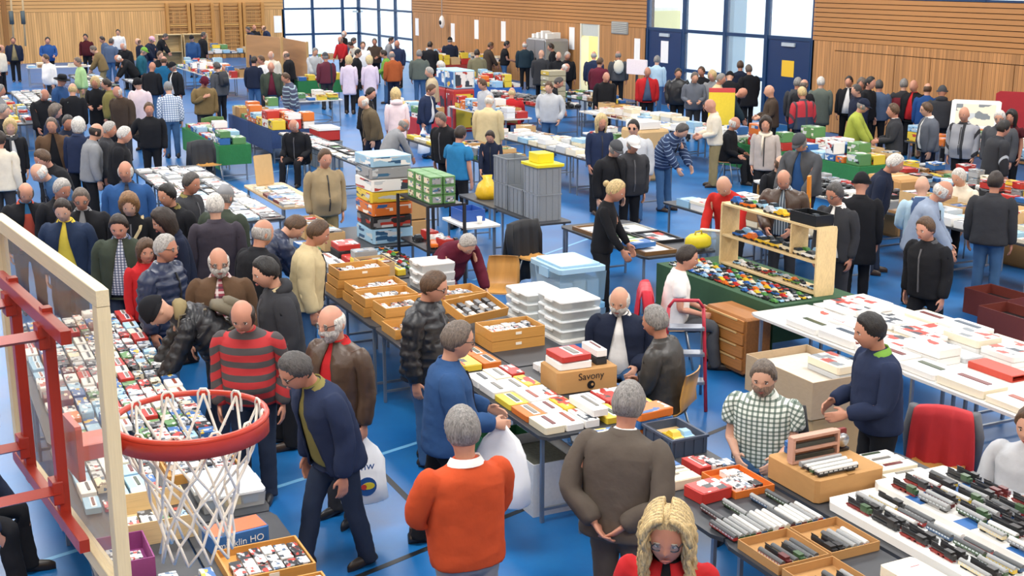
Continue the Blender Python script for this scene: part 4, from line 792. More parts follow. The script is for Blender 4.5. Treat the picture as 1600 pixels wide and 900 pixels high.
PEOPLE = """722,637,205,4,0;x;sw:orange;grey;s:grey;collar;with arms folded in the blue aisle by the cardboard carton
718,503,95,6,12;f;jk:denimblue;black;s:greybrown;glasses,walk,wbag;holding a white carrier bag while walking past boxed models
448,556,-62,24,30;d;jo:navy:olive;darkjeans;s:darkgrey;walk,glasses;stooping towards the table under the basketball net
515,478,-40,5,12;d;jo:leatherbrown:red;charcoal;b:white;glasses,beard,wbag2;carrying a white carrier bag with round logo
375,473,-15,12,38;d;sw:redstripe;darkjeans;b:darkbrown;;looking down beside the basketball net
222,474,-88,62,30;t;pf:black;darkjeans;k:black;hoodkhaki,satchel;bending over model boxes with a khaki bag on the back
340,388,-5,6,18;d;jo:brown:plaidred;charcoal;b:white;glasses,beard;standing in the crowd facing the hoop
408,403,-80,8,25;d;jk:charcoal:beige;black;s:black;hood;turned aside behind the striped sweater
258,367,55,4,5;d;pf:navy;jeans;s:lightgrey;collar,glasses;among the crowd above the black beanie
183,337,-10,8,35;d;jo:darkgreen:plaidblue;darkjeans;s:darkbrown;;looking down beyond the backboard
228,375,20,5,15;d;jk:red;black;m:brown;h1.6;half hidden behind the navy quilted jacket
335,303,180,2,0;d;jk:plum;charcoal;s:white;;turning the back to the hoop in the crowd behind the backboard
412,343,125,8,10;d;jk:black;black;b:lightgrey;;facing the wooden trays from the crowd edge
472,340,110,48,25;t;pf:navy;black;s:brown;;stooping towards the model cars beside the wooden trays
503,345,85,10,30;d;jk:beige;jeans;s:brown;;studying the stacked wooden trays
508,233,20,4,15;d;jk:tan;khaki;s:brown;;standing between the toy lorry cartons and the folding tables
125,295,-5,8,25;u;jo:black:grey;black;s:greybrown;glasses;one hand on chest behind the backboard
95,312,-15,10,25;d;jo:darkblue:yellow;black;s:darkbrown;;beside the open black coat in the crowd
40,287,10,14,30;d;jo:black:bluecoral;black;b:darkgrey;;in the crowd behind the backboard
52,258,-75,35,20;d;jk:steelblue;black;b:white;;stooping in the crowd behind the backboard
98,280,25,12,25;d;jk:black;black;s:lightgrey;;squeezed in the crowd behind the grey shirt
60,235,-60,22,20;d;jk:black;jeans;s:brown;;leaning between two older visitors in the crowd behind the backboard
195,252,-5,4,10;d;jo:blue:darkplaid;jeans;b:white;;standing behind the crowd near the magazine table
200,303,-5,10,30;d;jk:black;black;m:lightbrown;strap;with a pale shoulder strap in the crowd behind the backboard
258,288,-40,8,15;d;jk:black:olive;black;s:black;;standing before the magazine table in the crowd behind the backboard
248,328,-75,14,25;d;jk:darknavy;black;l:darkbrown;;with a dark bag in the crowd behind the backboard
300,270,60,8,10;d;jk:charcoal:olive;black;s:darkgrey;;leaning in beside the magazine table
352,290,150,8,10;d;jk:darkgreen;charcoal;c:grey;;in a grey flat cap facing the magazine table
-2,205,160,4,0;d;jk:cream;charcoal;s:darkbrown;;turned away above the backboard
15,186,10,4,10;d;jo:black:white;black;m:blonde;scarf;wearing a dark scarf in the crowd
80,184,0,4,5;d;jo:brown:black;charcoal;s:greybrown;;with a pale collar standing in the crowd behind the backboard
152,193,100,10,15;d;jk:grey;black;b:darkbrown;;in profile in the crowd behind the backboard
172,190,80,8,12;d;jk:charcoal;black;s:lightgrey;;behind two grey heads in the crowd behind the backboard
196,198,85,10,15;d;jk:black;black;s:white;;in profile by the magazine table
232,160,-5,3,8;h;sw:black;black;s:brown;;with a hand on the hip beside the magazine table
262,128,190,6,10;d;sh:checkblue;jeans;c:grey;;in a cap leaning over a far table
320,120,15,10,35;u;jk:khakibrown;charcoal;k:burgundy;;lifting a hand to the mouth by the green cloth
338,97,215,8,10;d;jk:darkgrey;black;s:darkgrey;backpack;with a backpack behind the brown jacket
70,140,15,20,30;t;jk:black;black;b:white;;stooping over the stall below the gym ropes
88,163,70,10,15;d;jk:navy;black;m:greybrown;;in profile behind the crowd
106,180,20,8,15;d;jk:darknavy;black;s:darkgrey;;looking towards the hoop in the crowd behind the backboard
122,184,160,8,10;d;jk:navy;black;m:white;;with a round white head among darker coats
97,117,60,6,15;d;jk:denimblue;jeans;h:black;;in a broad black hat by the cluttered stall
113,130,170,6,8;d;jk:black;jeans;b:blonde;backprint;with a pale print across the back
148,120,-5,3,5;f;co:black:burgundy;black;m:blonde;;clasping hands beside the olive jacket
165,123,-100,5,10;d;jk:olive;black;s:darkbrown;;talking to the figure in the black cardigan
181,135,-40,14,20;d;co:darkbrown;charcoal;b:white;;stooping with hands behind the back
214,122,-30,5,10;d;co:palepink;charcoal;k:black;;in a long pale coat with dark head covering
120,90,-75,6,10;d;sh:palegreen;khaki;s:greybrown;;beside the cluttered stall
70,85,-60,8,10;d;jk:white;charcoal;s:brown;;before the white far table
20,58,0,2,5;d;jo:darknavy:khaki;black;s:brown;;beside the gym ropes
74,58,10,4,15;f;sh:royalblue;black;s:black;;behind the white far table
133,53,-10,6,20;d;sw:maroon;black;s:black;;at the stalls before the timber wall
143,72,-100,25,20;t;jk:khakibrown;khaki;s:greybrown;;bending at the stalls before the timber wall
158,57,-70,12,20;d;sh:slate;jeans;s:darkbrown;;browsing before the timber wall
184,46,-5,4,10;d;sh:white;black;s:black;;selling before the timber wall
174,60,150,8,10;d;jk:slate;jeans;s:darkgrey;;seen amid the group before the timber wall
190,68,-40,18,30;t;jk:black;black;b:white;;bent in the group before the timber wall
180,87,-80,50,20;t;jk:black;black;b:white;;bending low over the stalls before the timber wall
214,60,-60,10,20;d;jk:darknavy;jeans;b:brown;;at the group's edge before the timber wall
238,57,60,12,20;t;jk:darknavy;jeans;c:pink;;in a pink cap before the timber wall
226,74,80,10,20;d;jk:teal;black;c:green;;in a green patterned cap
238,97,150,6,10;d;jk:black;jeans;B:skin;;with a shaved head behind the checked shirt
256,88,160,8,5;d;jk:bluegreen;jeans;b:brown;;in the crowd behind the checked shirt
268,97,-60,6,15;d;jo:black:white;black;c:black;glasses;in a black cap and dark glasses
250,80,30,6,10;d;jk:black;black;s:brown;;deep in the crowd before the climbing bars
260,53,80,30,10;t;co:black;black;s:darkgrey;;leaning beside the timber display crates
299,55,-20,5,10;d;jk:denimblue;jeans;c:black;;in a black cap before the climbing bars
318,50,110,5,5;d;co:black;black;s:darkgrey;;in a long coat before the climbing bars
386,42,-60,20,10;d;jk:darknavy;black;s:darkgrey;;behind the brown partition by the bars
397,39,20,4,5;d;jk:black;black;B:skin;;between two others behind the brown partition
411,40,-70,18,10;d;jk:navy;black;b:brown;;leaning behind the brown partition
396,66,-50,5,10;d;jk:navy;black;s:brown;hood;beside the end of the brown partition
423,80,-30,4,5;d;jk:cream;jeans;b:white;;in the group before the brown partition
407,87,-60,5,10;d;sh:white;charcoal;s:brown;;between two dark jackets before the partition
397,88,150,4,5;d;jk:darknavy;jeans;s:darkbrown;;in the group before the partition
423,97,0,3,8;d;jo:darkgreen:burgundy;jeans;B:skin;;standing by the red crates
446,80,-110,8,10;d;jk:black;black;b:greybrown;;facing the orange goods before the partition
444,114,-75,8,25;d;pf:slatestripe;jeans;s:brown;;in striped sleeves before the green cloth table
493,75,30,10,20;t;sh:lightgrey;charcoal;s:grey;;selling behind the orange goods
508,82,195,3,5;d;jk:burgundyblack;charcoal;c:darkgrey;;in a cap before the green cloth table
545,87,170,3,5;d;co:lavender;black;m:blonde;;in a lavender coat beside the green cloth table
577,87,185,3,5;d;co:lavender;black;m:blondepale;;in a lavender coat beside the green jacket
560,77,80,5,10;d;jk:black;black;s:black;;between the two lavender coats
598,78,-95,8,15;f;jk:green;jeans;s:darkbrown;;beside the lavender coats
612,80,200,6,10;d;jk:rust;darknavy;b:grey;;behind the green jacket
620,63,-30,4,10;d;sh:navy;black;B:skin;lanyard;wearing a lanyard by the glazed corner
531,57,-40,10,15;t;sw:red;black;b:grey;;selling before the glazed corner
545,66,-60,40,15;t;sh:cream;black;s:darkbrown;;bending over goods before the glazed corner
538,48,60,4,10;d;jk:black;black;b:white;;standing by the red sweater seller
554,59,80,25,10;t;jk:slate;black;s:darkgrey;;leaning before the glazed corner
567,65,10,5,10;d;sh:white;black;s:brown;;before the blue door in the glazed corner
585,60,-10,4,10;f;jk:darkbrown;black;s:greybrown;;beside the blue door in the glazed corner
612,58,90,12,10;d;jk:grey;black;s:black;;by the window beside the blue door
655,78,175,3,5;d;jk:greygreen;jeans;s:grey;;standing before the wall notices
672,65,165,4,8;d;co:black;black;s:darkbrown;;facing the timber wall below a notice
703,58,180,3,5;d;co:darknavy;black;c:black;;in a cap below the clock
745,77,190,6,10;d;jk:khakigreen;charcoal;s:darkbrown;;at the stall below the wall notices
768,66,110,10,20;t;co:darkbrown;black;s:brown;;leaning over the stall below the notices
793,64,100,6,20;f;ts:black;jeans;s:black;;in short sleeves at the stall below the notices
820,65,180,3,5;d;jk:darkteal;black;b:white;;before the grey metal cabinet
846,78,160,3,5;d;co:charcoal;black;B:skin;;beside the grey metal cabinet
860,68,-90,8,10;d;sw:black;black;s:darkbrown;;in front of the timber wall by the cabinet
873,81,10,5,20;d;jk:black;black;b:white;;facing the hall near the open doorway
887,81,20,5,15;d;jk:black;black;s:lightgrey;;next to the open doorway
888,100,90,45,10;t;sw:slate;black;b:white;;bending beyond the stacked plastic drawers
876,121,95,25,10;t;jk:black;black;s:darkgrey;;leaning across the table behind the grey jacket
857,128,-15,6,30;p;jk:lightgrey;jeans;s:brown;;looking down in the middle of the hall
928,80,185,4,5;d;jo:navy:white;black;b:lightgrey;;before the lit doorway
938,90,150,5,5;d;jk:burgundy;black;s:brown;;beside the lit doorway
966,80,185,3,5;d;jk:darkgrey;black;b:grey;bagcream;with a round cream bag on the back
948,113,15,12,20;d;jk:black;black;B:skin;;standing behind the dark goods
1012,105,5,4,10;d;jo:red:slate;black;b:lightgrey;;in the middle of the hall before the blue door
1027,87,170,5,5;d;sh:paleblue;jeans;s:grey;;in front of the blue door with a notice
1060,107,0,5,20;d;pf:black;black;s:darkbrown;;looking down by the paper goods table
1086,113,5,8,25;f;jk:slategrey;charcoal;s:greybrown;;beside the black quilted jacket
1096,104,-20,5,10;d;jk:black;black;s:brown;;before the tall windows
1113,110,-15,6,10;d;jk:grey;black;m:blonde;;before the tall windows beside the crowd
1128,115,80,8,10;d;jk:beige;black;s:grey;;in profile before the tall windows
1141,112,175,30,10;t;jk:black;black;k:black;;in a beanie bending before the tall windows
1157,95,185,4,5;d;co:darknavy;black;s:brown;;in a long coat before the second blue door
1170,101,-150,4,5;d;co:black;black;s:greybrown;;in a long black coat before the second blue door
1166,139,90,50,20;t;jk:darkteal;jeans;B:skin;;bending low behind the seated seller
1108,155,-80,8,20;f;sh:cream;khaki;B:skin;;at the paper goods table in pale shirt
1150,183,70,10,15;d;sw:black;black;b:white;sit;sitting with back to the aisle by a red jacket
1072,195,60,38,25;t;pf:navystripe;jeans;s:darkgrey;;in a striped quilted jacket bending over paper goods
1197,182,-5,5,5;d;jk:greige;black;m:darkbrown;scarfcream;with a cream scarf beside the red jacket
1202,133,-80,5,8;f;jk:darkbrown;black;B:skin;;before the second blue door
1247,121,170,4,5;d;jk:charcoal;black;s:grey;backpack;carrying a dark backpack near the second blue door
1257,124,150,4,5;d;jk:black;black;b:greybrown;;behind the red and blue jacket
1253,136,-150,8,10;d;jk:redblue;darknavy;s:blonde;shoulderbag;with a patterned shoulder bag
1283,120,185,3,5;d;co:greygreen;charcoal;s:white;;before the sliding timber wall
1327,119,-10,3,5;d;jo:black:white;black;s:black;glasses;in dark glasses before the sliding timber wall
1338,132,-60,6,10;d;jk:darknavy;black;s:darkgrey;;half hidden behind the yellow-green sweater
1347,122,-15,4,5;d;jk:plum;black;m:greybrown;;behind the navy cap near the timber wall
1361,120,60,4,5;d;jk:black;black;s:black;h1.85;nearest the sliding timber wall seam
1374,125,190,4,5;d;jk:slate;black;s:darkgrey;;turned to the sliding timber wall
1413,123,180,4,5;d;jk:blackred;black;s:grey;;in a two-tone jacket facing the timber wall
1428,125,-30,4,5;d;jo:black:red;black;B:skin;;facing the two-tone jacket by the timber wall
1450,130,175,5,5;d;jk:cobalt;khaki;b:brown;;beside the two-tone jacket
1473,134,180,4,5;d;jk:charcoal;black;k:darkgrey;hood;in a hooded jacket and cap by the timber wall
1352,155,85,14,15;t;sw:lime;darknavy;c:darknavy;glasses;in a dark cap at the toy table
1396,162,-85,4,5;f;bl:charcoal;charcoal;s:brown;;holding papers beside the yellow-green sweater
1447,160,-70,5,15;d;jo:slategrey:white;darknavy;s:brown;glasses;looking down over the camera table
1507,167,-20,4,10;d;jk:greyblack;black;B:skin;;in a panelled jacket before the drawing board
1562,173,-20,6,25;d;jk:darkgrey;black;s:white;glasses;by the red display
1581,172,-15,4,10;d;ts:maroon;black;l:black;;selling before the red display
1571,188,120,10,10;d;jk:blackstripe;black;s:black;;leaning on the red display table
1247,210,-30,14,35;t;jo:darkgrey:blue;darknavy;c:darkgrey;glasses,h1.84;in a dark flat cap at the sellers' table
1222,244,30,10,20;d;jk:black;black;b:brown;sit;with bowed head behind the sellers' table
1224,267,-10,14,35;w;jo:leatherbrown:stripeblue;charcoal;b:greybrown;;writing on a pad behind the toy shelf
1128,278,-20,30,30;t;sw:scarlet;black;B:skin;;leaning over to hold a clear display frame
1303,287,-30,6,25;d;bl:charcoal:white;charcoal;s:darkgrey;glasses;beside the toy shelf in an open blazer
1347,270,180,4,10;d;co:black;black;k:black;;with the back turned behind the toy shelf
1405,242,85,22,20;d;jk:darknavy;darkjeans;s:white;;leaning over the picture frames
1442,275,185,8,8;f;sh:paleblue;black;B:skin;backpackblue;with a blue rucksack facing the paper boxes
1482,284,90,22,25;t;jk:greyblue;jeans;b:white;;stooping over the paper boxes
1497,264,-30,15,20;t;sh:cream;black;s:white;sit;bending behind the brown cartons
1557,268,170,4,5;d;jk:charcoal;jeans;s:darkbrown;;standing with back turned by the print boxes
1445,340,-35,8,20;d;jk:black:darkgrey;black;s:brown;walk,h1.66;walking past the white model boxes
968,282,80,10,30;t;sw:black;black;bun:blonde;;arranging blue boxes behind the frame table
965,220,40,10,30;d;jo:black:black;jeans;c:darkgrey;;in a cap and hooded top by the frame table
991,213,25,8,20;d;jk:charcoal;black;c:white;;in a white and black cap
990,187,-10,4,10;d;jk:lightgrey;jeans;s:black;glasses;in dark glasses behind the white cap
940,179,20,4,10;d;jk:navy:cream;black;l:blonde;;long-haired at the paper table
720,197,140,4,10;d;ts:azure;black;s:darkbrown;;in a blue polo shirt by the grey crates
765,205,-10,10,40;t;jk:darknavy;jeans;s:darkbrown;short;young one looking down by the grey crates
765,148,165,8,15;d;co:beige;charcoal;b:white;;in a beige coat facing the stalls
752,124,-50,8,25;d;sh:lightgrey;jeans;s:brown;;looking down by the red toy cartons
800,137,170,8,10;t;jk:red;black;b:blondepale;sit;sitting in a red padded jacket
636,187,120,40,20;t;sw:grey;charcoal;b:grey;;in a grey pullover bent over the models
686,176,-40,12,25;d;jk:black;black;s:greybrown;;looking down beside the grey pullover
618,138,190,4,5;d;co:palepink;jeans;m:blonde;hoodpink;in a long pale pink coat with hood
565,150,-75,18,10;d;jk:olivebrown;darknavy;b:white;walk;striding in the clear blue aisle
676,132,60,12,25;g;bl:navy;jeans;s:brown;wbag3;in a navy blazer carrying a white sack
670,105,-80,6,10;d;jo:sand:black;black;s:lightgrey;;before the blue and red toy cartons
688,96,-60,5,10;d;jk:beige;black;m:white;;behind the sand waistcoat
581,137,70,12,15;d;jk:black;black;s:black;;behind the stooping olive jacket
457,187,-25,14,25;d;jk:black;black;b:white;sit;sitting at the long table of prints
738,372,35,55,25;t;sw:burgundy;jeans;s:lightgrey;;bending across the wooden trays
683,425,70,6,25;d;pf:black;jeans;s:brown;glasses;in a shiny quilted jacket by the wooden trays
968,450,-5,12,20;f;jo:darknavy:white;jeans;b:white;sit,beard;sitting behind the boxed locomotives
1022,478,-110,10,5;d;jk:leatherblack;charcoal;s:grey;sit;sitting on a wooden chair beside the bearded seller
1078,384,95,10,15;f;ts:white;darkgrey;s:darkbrown;sit;sitting by the red quilted waistcoat
985,597,160,8,10;k;bl:taupe;taupe;s:grey;;standing with back turned at the boxed models
1193,565,-10,8,20;f;tp:plaidgreen;jeans;s:greybrown;sit,beardstubble;sitting behind the model train table
1357,490,-65,8,15;f;sw:navy:green;black;s:black;;gesturing by the long white table
1612,636,-20,8,10;x;sw:lightgrey;black;s:brown;sit;sitting with folded arms behind the locomotives
1043,797,-5,10,15;d;jo:red:black;black;curl:blonde;glasses;smiling below the table of model coaches
-18,640,75,25,20;t;sw:darknavy;black;s:brown;sit;reaching over a purple box behind the backboard
0,132,80,6,10;d;jk:grey;black;s:grey;;beside the stall below the gym ropes
6,163,70,6,15;d;jk:black;black;s:grey;;in profile by the stall below the gym ropes
2,70,60,6,10;d;jk:cream;black;b:brown;;near the gym ropes""".split("\n")
# ================================================================ BASKETBALL HOOP (in front of the gallery)
def hoop():
    b = Vector((-math.sin(math.radians(7)), math.cos(math.radians(7)), 0)); n = Vector((b.y, -b.x, 0))
    rim = Vector((0, 0, 0)); d = ray(297, 651); rim = Vector((0, 0, CAM_H))+d*((2.82-CAM_H)/d.z)
    C = rim-n*.385; rz = math.atan2(b.y, b.x)
    red = mat('#a02d20', .38, grain=.08, scale=5); fr = mat('#d9cba6', .55, grain=.12, scale=8); rp = mat('#c8402a', .35)
    t = thing('basketball_hoop', 'red basketball hoop with clear framed backboard and white net', 'basketball hoop', (C.x, C.y, 0), rz)
    # local x runs along the board, local y points away from the ring
    a0, a1, z0, z1, w = -.58, .64, 2.55, 3.40, .045
    for nm, size, loc in (('frame_bar', (a1-a0, .035, w), ((a0+a1)/2, 0, z0)), ('frame_bar', (a1-a0, .035, w), ((a0+a1)/2, 0, z1-w)), ('frame_bar', (w, .035, z1-z0-2*w), (a0+w/2, 0, z0+w)), ('frame_bar', (w, .035, z1-z0-2*w), (a1-w/2, 0, z0+w))):
        box(nm, size, loc, fr, t)
    box('glass_panel', (a1-a0-2*w+.01, .012, z1-z0-2*w+.01), ((a0+a1)/2, 0, z0+w-.005), clear('#e9e2d4', .16, .06), t, r=False)
    for s in (-.12, .30):
        box('upright_bar', (.04, .03, .66), (s, .038, 2.60), red, t)
        for z in (2.72, 3.18):
            tube('support_arm', [(s, .05, z), (s, 2.2, z-.02)], [(.034, .016), (.034, .016)], red, t, 4, smooth=False); box('bracket', (.06, .03, .07), (s, .055, z-.035), red, t)
    for z in (2.62, 3.21): box('cross_bar', (.82, .03, .04), (.05, .045, z), red, t)
    rl = Vector((0, -.385, 2.82))
    pts = [rl+Vector((.232*math.cos(q), .232*math.sin(q), 0)) for q in [2*math.pi*i/40 for i in range(41)]]
    ring = tube('ring', pts, .0105, rp, t, 8)
    arc = [rl+Vector((.236*math.cos(q), .236*math.sin(q), 0)) for q in [math.radians(95+i*5.8) for i in range(26)]]
    V, Fc = [], []
    for p in arc:
        V += [tuple(p+Vector((0, 0, -.004))), tuple(p+Vector((0, 0, -.052)))]
    for p in arc:
        q = p+(p-rl).normalized()*.006; V += [tuple(q+Vector((0, 0, -.004))), tuple(q+Vector((0, 0, -.052)))]
    m = len(arc)
    for i in range(m-1):
        j = 2*i; Fc += [(j, j+1, j+3, j+2), (2*m+j, 2*m+j+2, 2*m+j+3, 2*m+j+1), (j+1, 2*m+j+1, 2*m+j+3, j+3)]
    obj('ring_flange', mesh_from('ring_flange', V, Fc, smooth=True), rp, t)
    box('ring_plate', (.16, .02, .17), (0, -.03, 2.71), rp, t); box('ring_bracket', (.12, .14, .05), (0, -.09, 2.765), rp, t)
    net = mat('#efe9dc', .8, grain=.1); K = 12; rng = random.Random(5); NR = 6
    def P(i, k):
        r = (.222, .185, .150, .125, .112, .108, .118)[i]; z = (0, -.13, -.20, -.27, -.33, -.39, -.45)[i]; q = 2*math.pi*(k+.5*(i % 2))/K
        j = .010 if i > 1 else 0
        return rl+Vector((r*math.cos(q)+rng.uniform(-j, j), r*math.sin(q)+rng.uniform(-j, j), z+rng.uniform(-j, j)))
    G = [[P(i, k) for k in range(K)] for i in range(NR+1)]
    for k in range(K):
        # a cord runs down on each slant
        for dr in (1, -1):
            pts = [G[0][k]]; kk = k
            for i in range(1, NR+1):
                if dr == 1: kk = kk if i % 2 else kk+1
                else: kk = kk-1 if i % 2 else kk
                pts.append(G[i][kk % K])
            tube('net_cord', pts, .0048, net, t, 5)
        c = G[0][k]; q = 2*math.pi*k/K; o = Vector((math.cos(q), math.sin(q), 0)); s = Vector((-o.y, o.x, 0))
        tube('net_loop', [c-s*.018+Vector((0, 0, -.05)), c-s*.018+Vector((0, 0, .004)), c-s*.009+Vector((0, 0, .016)), c+s*.009+Vector((0, 0, .016)), c+s*.018+Vector((0, 0, .004)), c+s*.018+Vector((0, 0, -.05))], .0045, net, t, 5)
hoop()
# ================================================================ FURNITURE
M_leg = mat('#9aa0a6', .35, .7); M_dleg = mat('#2c3036', .4, .3)
M_dark = mat('#3a3d42', .5); M_top = mat('#d8d6d0', .5); M_wtop = wood('#d2b48a', .5, 'Y'); M_bluecloth = mat('#2d4470', .9, bump=.3); M_green = mat('#2c7a45', .9, bump=.3)
TOPS = {'dark': M_dark, 'white': M_top, 'wood': M_wtop}
WT = 'beechwood'
RECTS = []
def tables(x0, x1, y0, y1, phrase, top='dark', cols=1, z=.75, skirt=None, along='y'):
    RECTS.append((x0, x1, y0, y1, z))
    n = max(1, round((y1-y0)/1.85)) if along == 'y' else max(1, round((x1-x0)/1.85))
    m = TOPS[top]; w = (x1-x0)/cols if along == 'y' else (x1-x0)/n; l = (y1-y0)/n if along == 'y' else (y1-y0)/cols
    for c in range(cols):
        for k in range(n):
            cx = x0+w*(c+.5) if along == 'y' else x0+w*(k+.5); cy = y0+l*(k+.5) if along == 'y' else y0+l*(c+.5)
            t = thing('folding_table', '%s folding table under %s' % ({'dark': 'dark-topped', 'white': 'pale-topped', 'wood': 'wood-topped'}[top], phrase), 'table', (cx, cy, 0), 0, 'tables under '+phrase)
            box('tabletop', (w-.015, l-.015, .03), (0, 0, z-.03), m, t)
            for sx in (-1, 1):
                for sy in (-1, 1): box('leg', (.028, .028, z-.03), (sx*(w/2-.07), sy*(l/2-.14), 0), M_leg, t)
            for sy in (-1, 1): box('foot_bar', (w-.17, .024, .024), (0, sy*(l/2-.14), .1), M_leg, t)
            if skirt is not None:
                sk = multi([((w+.01, l-.012, .004), (0, 0, z+.001)), ((.006, l-.012, .5), (-w/2-.004, 0, z-.497)), ((w+.014, .005, .4), (0, -l/2+.008, z-.397)), ((.006, l-.012, .3), (w/2+.004, 0, z-.297))])
                o = obj('tablecloth', mesh_from('tablecloth', *sk), skirt[1], None, (cx, cy, 0)); tag(o, '%s cloth over the table under %s' % (skirt[0], phrase), 'tablecloth', 'cloths under '+phrase)
def shell_chair(loc, rz, label, hexc='#c9944f', back=True):
    t = thing('wooden_chair', label, 'chair', loc, rz); m = wood(hexc, .35, 'Z', 14, .85)
    V, Fc = [], []; n = 8
    prof = [(-.02, .19, .455), (0, .1, .44), (0, -.08, .435), (0, -.16, .45), (0, -.20, .50), (0, -.22, .60), (0, -.24, .72), (0, -.26, .82)]
    for th in (0, -.014):
        for i, (_, y, z) in enumerate(prof):
            hw = .2-(.02 if i in (0, 7) else 0)
            for k in range(n+1):
                u = k/n*2-1; V.append((u*hw, y+(.03*u*u if i > 4 else 0)+(th if i > 3 else 0), z+(.012*u*u if i < 4 else 0)+(th if i <= 3 else 0)))
    r = n+1; N = len(prof)*r
    for i in range(len(prof)-1):
        for k in range(n): q = i*r+k; Fc += [(q, q+1, q+r+1, q+r), (N+q, N+q+r, N+q+r+1, N+q+1)]
    for i in range(len(prof)-1):
        for k in (0, n): q = i*r+k; Fc.append((q, q+r, N+q+r, N+q))
    for k in range(n): Fc += [(k, k+1, N+k+1, N+k), ((len(prof)-1)*r+k, N+(len(prof)-1)*r+k, N+(len(prof)-1)*r+k+1, (len(prof)-1)*r+k+1)]
    obj('seat_shell', mesh_from('seat_shell', V, Fc, smooth=True), m, t)
    for sx in (-1, 1):
        tube('leg', [(sx*.17, .14, .43), (sx*.2, .22, 0)], .012, M_leg, t, 8); tube('leg', [(sx*.17, -.1, .43), (sx*.2, -.24, 0)], .012, M_leg, t, 8); tube('side_rail', [(sx*.17, .15, .43), (sx*.17, -.12, .43)], .011, M_leg, t, 8)
    return t
def draped_coat(loc, rz, label, hexc, z=.85, w=.46, drop=.55, quilt=False, name='draped_jacket', extra=None):
    """a garment hung over a chair back: two hanging faces with folds and a rounded shoulder"""
    t = thing(name, label, 'jacket', loc, rz); rng = random.Random(int(loc[0]*100)); V, Fc = [], []; nu, rows = 18, []
    for i in range(15):
        s = i/14; rows.append(s)
    for s in rows:
        for k in range(nu+1):
            u = k/nu*2-1; a = (s-.5)*2   # -1 front hem .. 1 rear hem
            fold = .02*math.sin(u*9+a*2)+.012*math.sin(u*17+3)
            if abs(a) < .18: y = a*.35; zz = z+.03-.25*a*a
            else: y = math.copysign(.063+.05*(abs(a)-.18)+fold*abs(a), a); zz = z+.02-(abs(a)-.18)*drop/.82*(1 if a < 0 else 1.1)
            if quilt: y += math.copysign(.014*abs(math.sin(zz*math.pi/.07)), a)
            V.append((u*w/2*(1-.18*(1-abs(a))**2)+fold*.3, y, zz-.03*u*u))
    for i in range(len(rows)-1):
        for k in range(nu): q = i*(nu+1)+k; Fc.append((q, q+1, q+nu+2, q+nu+1))
    o = obj('cloth', mesh_from('cloth', V, Fc, smooth=True), mat(hexc, .8 if not quilt else .45, 0, .15, 8, .3, 'cloth'), t)
    md = o.modifiers.new('t', 'SOLIDIFY'); md.thickness = .018
    for sx in (-1, 1): tube('sleeve', [(sx*w*.44, 0, z+.0), (sx*w*.52, .03, z-.2), (sx*w*.5, .06, z-.48)], [(.05, .05), (.055, .05), (.045, .035)], mat(extra or hexc, .8, 0, .15, 8, .3, 'cloth'), t, 10)
    return t
def open_box(name, label, cat, loc, size, m, rz=0.0, wall=.008, flaps=False, group=None, base=True):
    """open carton or tray: base and four sides"""
    w, l, h = size; t = thing(name, label, cat, loc, rz, group)
    if loc[2] < .1: RECTS.append((loc[0]-w/2, loc[0]+w/2, loc[1]-l/2, loc[1]+l/2, h))
    box('base', (w, l, wall), (0, 0, 0), m, t, r=False)
    for s in (-1, 1):
        box('side', (wall, l, h-wall), (s*(w/2-wall/2), 0, wall), m, t, r=False); box('side', (w-2*wall, wall, h-wall), (0, s*(l/2-wall/2), wall), m, t, r=False)
        if flaps:
            box('flap', (h*.7, l, .004), (s*(w/2+h*.3), 0, h-.05), m, t, r=False, rot=(0, s*.5, 0)); box('flap', (w-.02, h*.7, .004), (0, s*(l/2+h*.32), h-.04), m, t, r=False, rot=(-s*.4, 0, 0))
    return t
M_card = mat('#b98d58', .85, 0, .08, 6); M_card2 = mat('#c9a878', .85, 0, .08, 6); M_tray = wood('#c8924a', .5, 'X', 30, .8)
def euro_crate(loc, size, label, hexc='#8d949c', rz=0.0, group=None):
    w, l, h = size; m = mat(hexc, .5); t = open_box('plastic_crate', label, 'crate', loc, size, m, rz, .012, group=group)
    box('rim', (w+.02, l+.02, .02), (0, 0, h-.025), mat(hexc, .45), t) if False else None
    for s in (-1, 1):
        for k in range(4):
            u = (k-1.5)/4; box('rib', (.008, .014, h-.02), (s*(w/2+.004), u*l*1.1, .005), m, t, r=False); box('rib', (.014, .008, h-.02), (u*w*1.1, s*(l/2+.004), .005), m, t, r=False)
        box('rim', (.02, l+.02, .02), (s*w/2, 0, h-.02), m, t); box('rim', (w-.02, .02, .02), (0, s*l/2, h-.02), m, t)
    return t
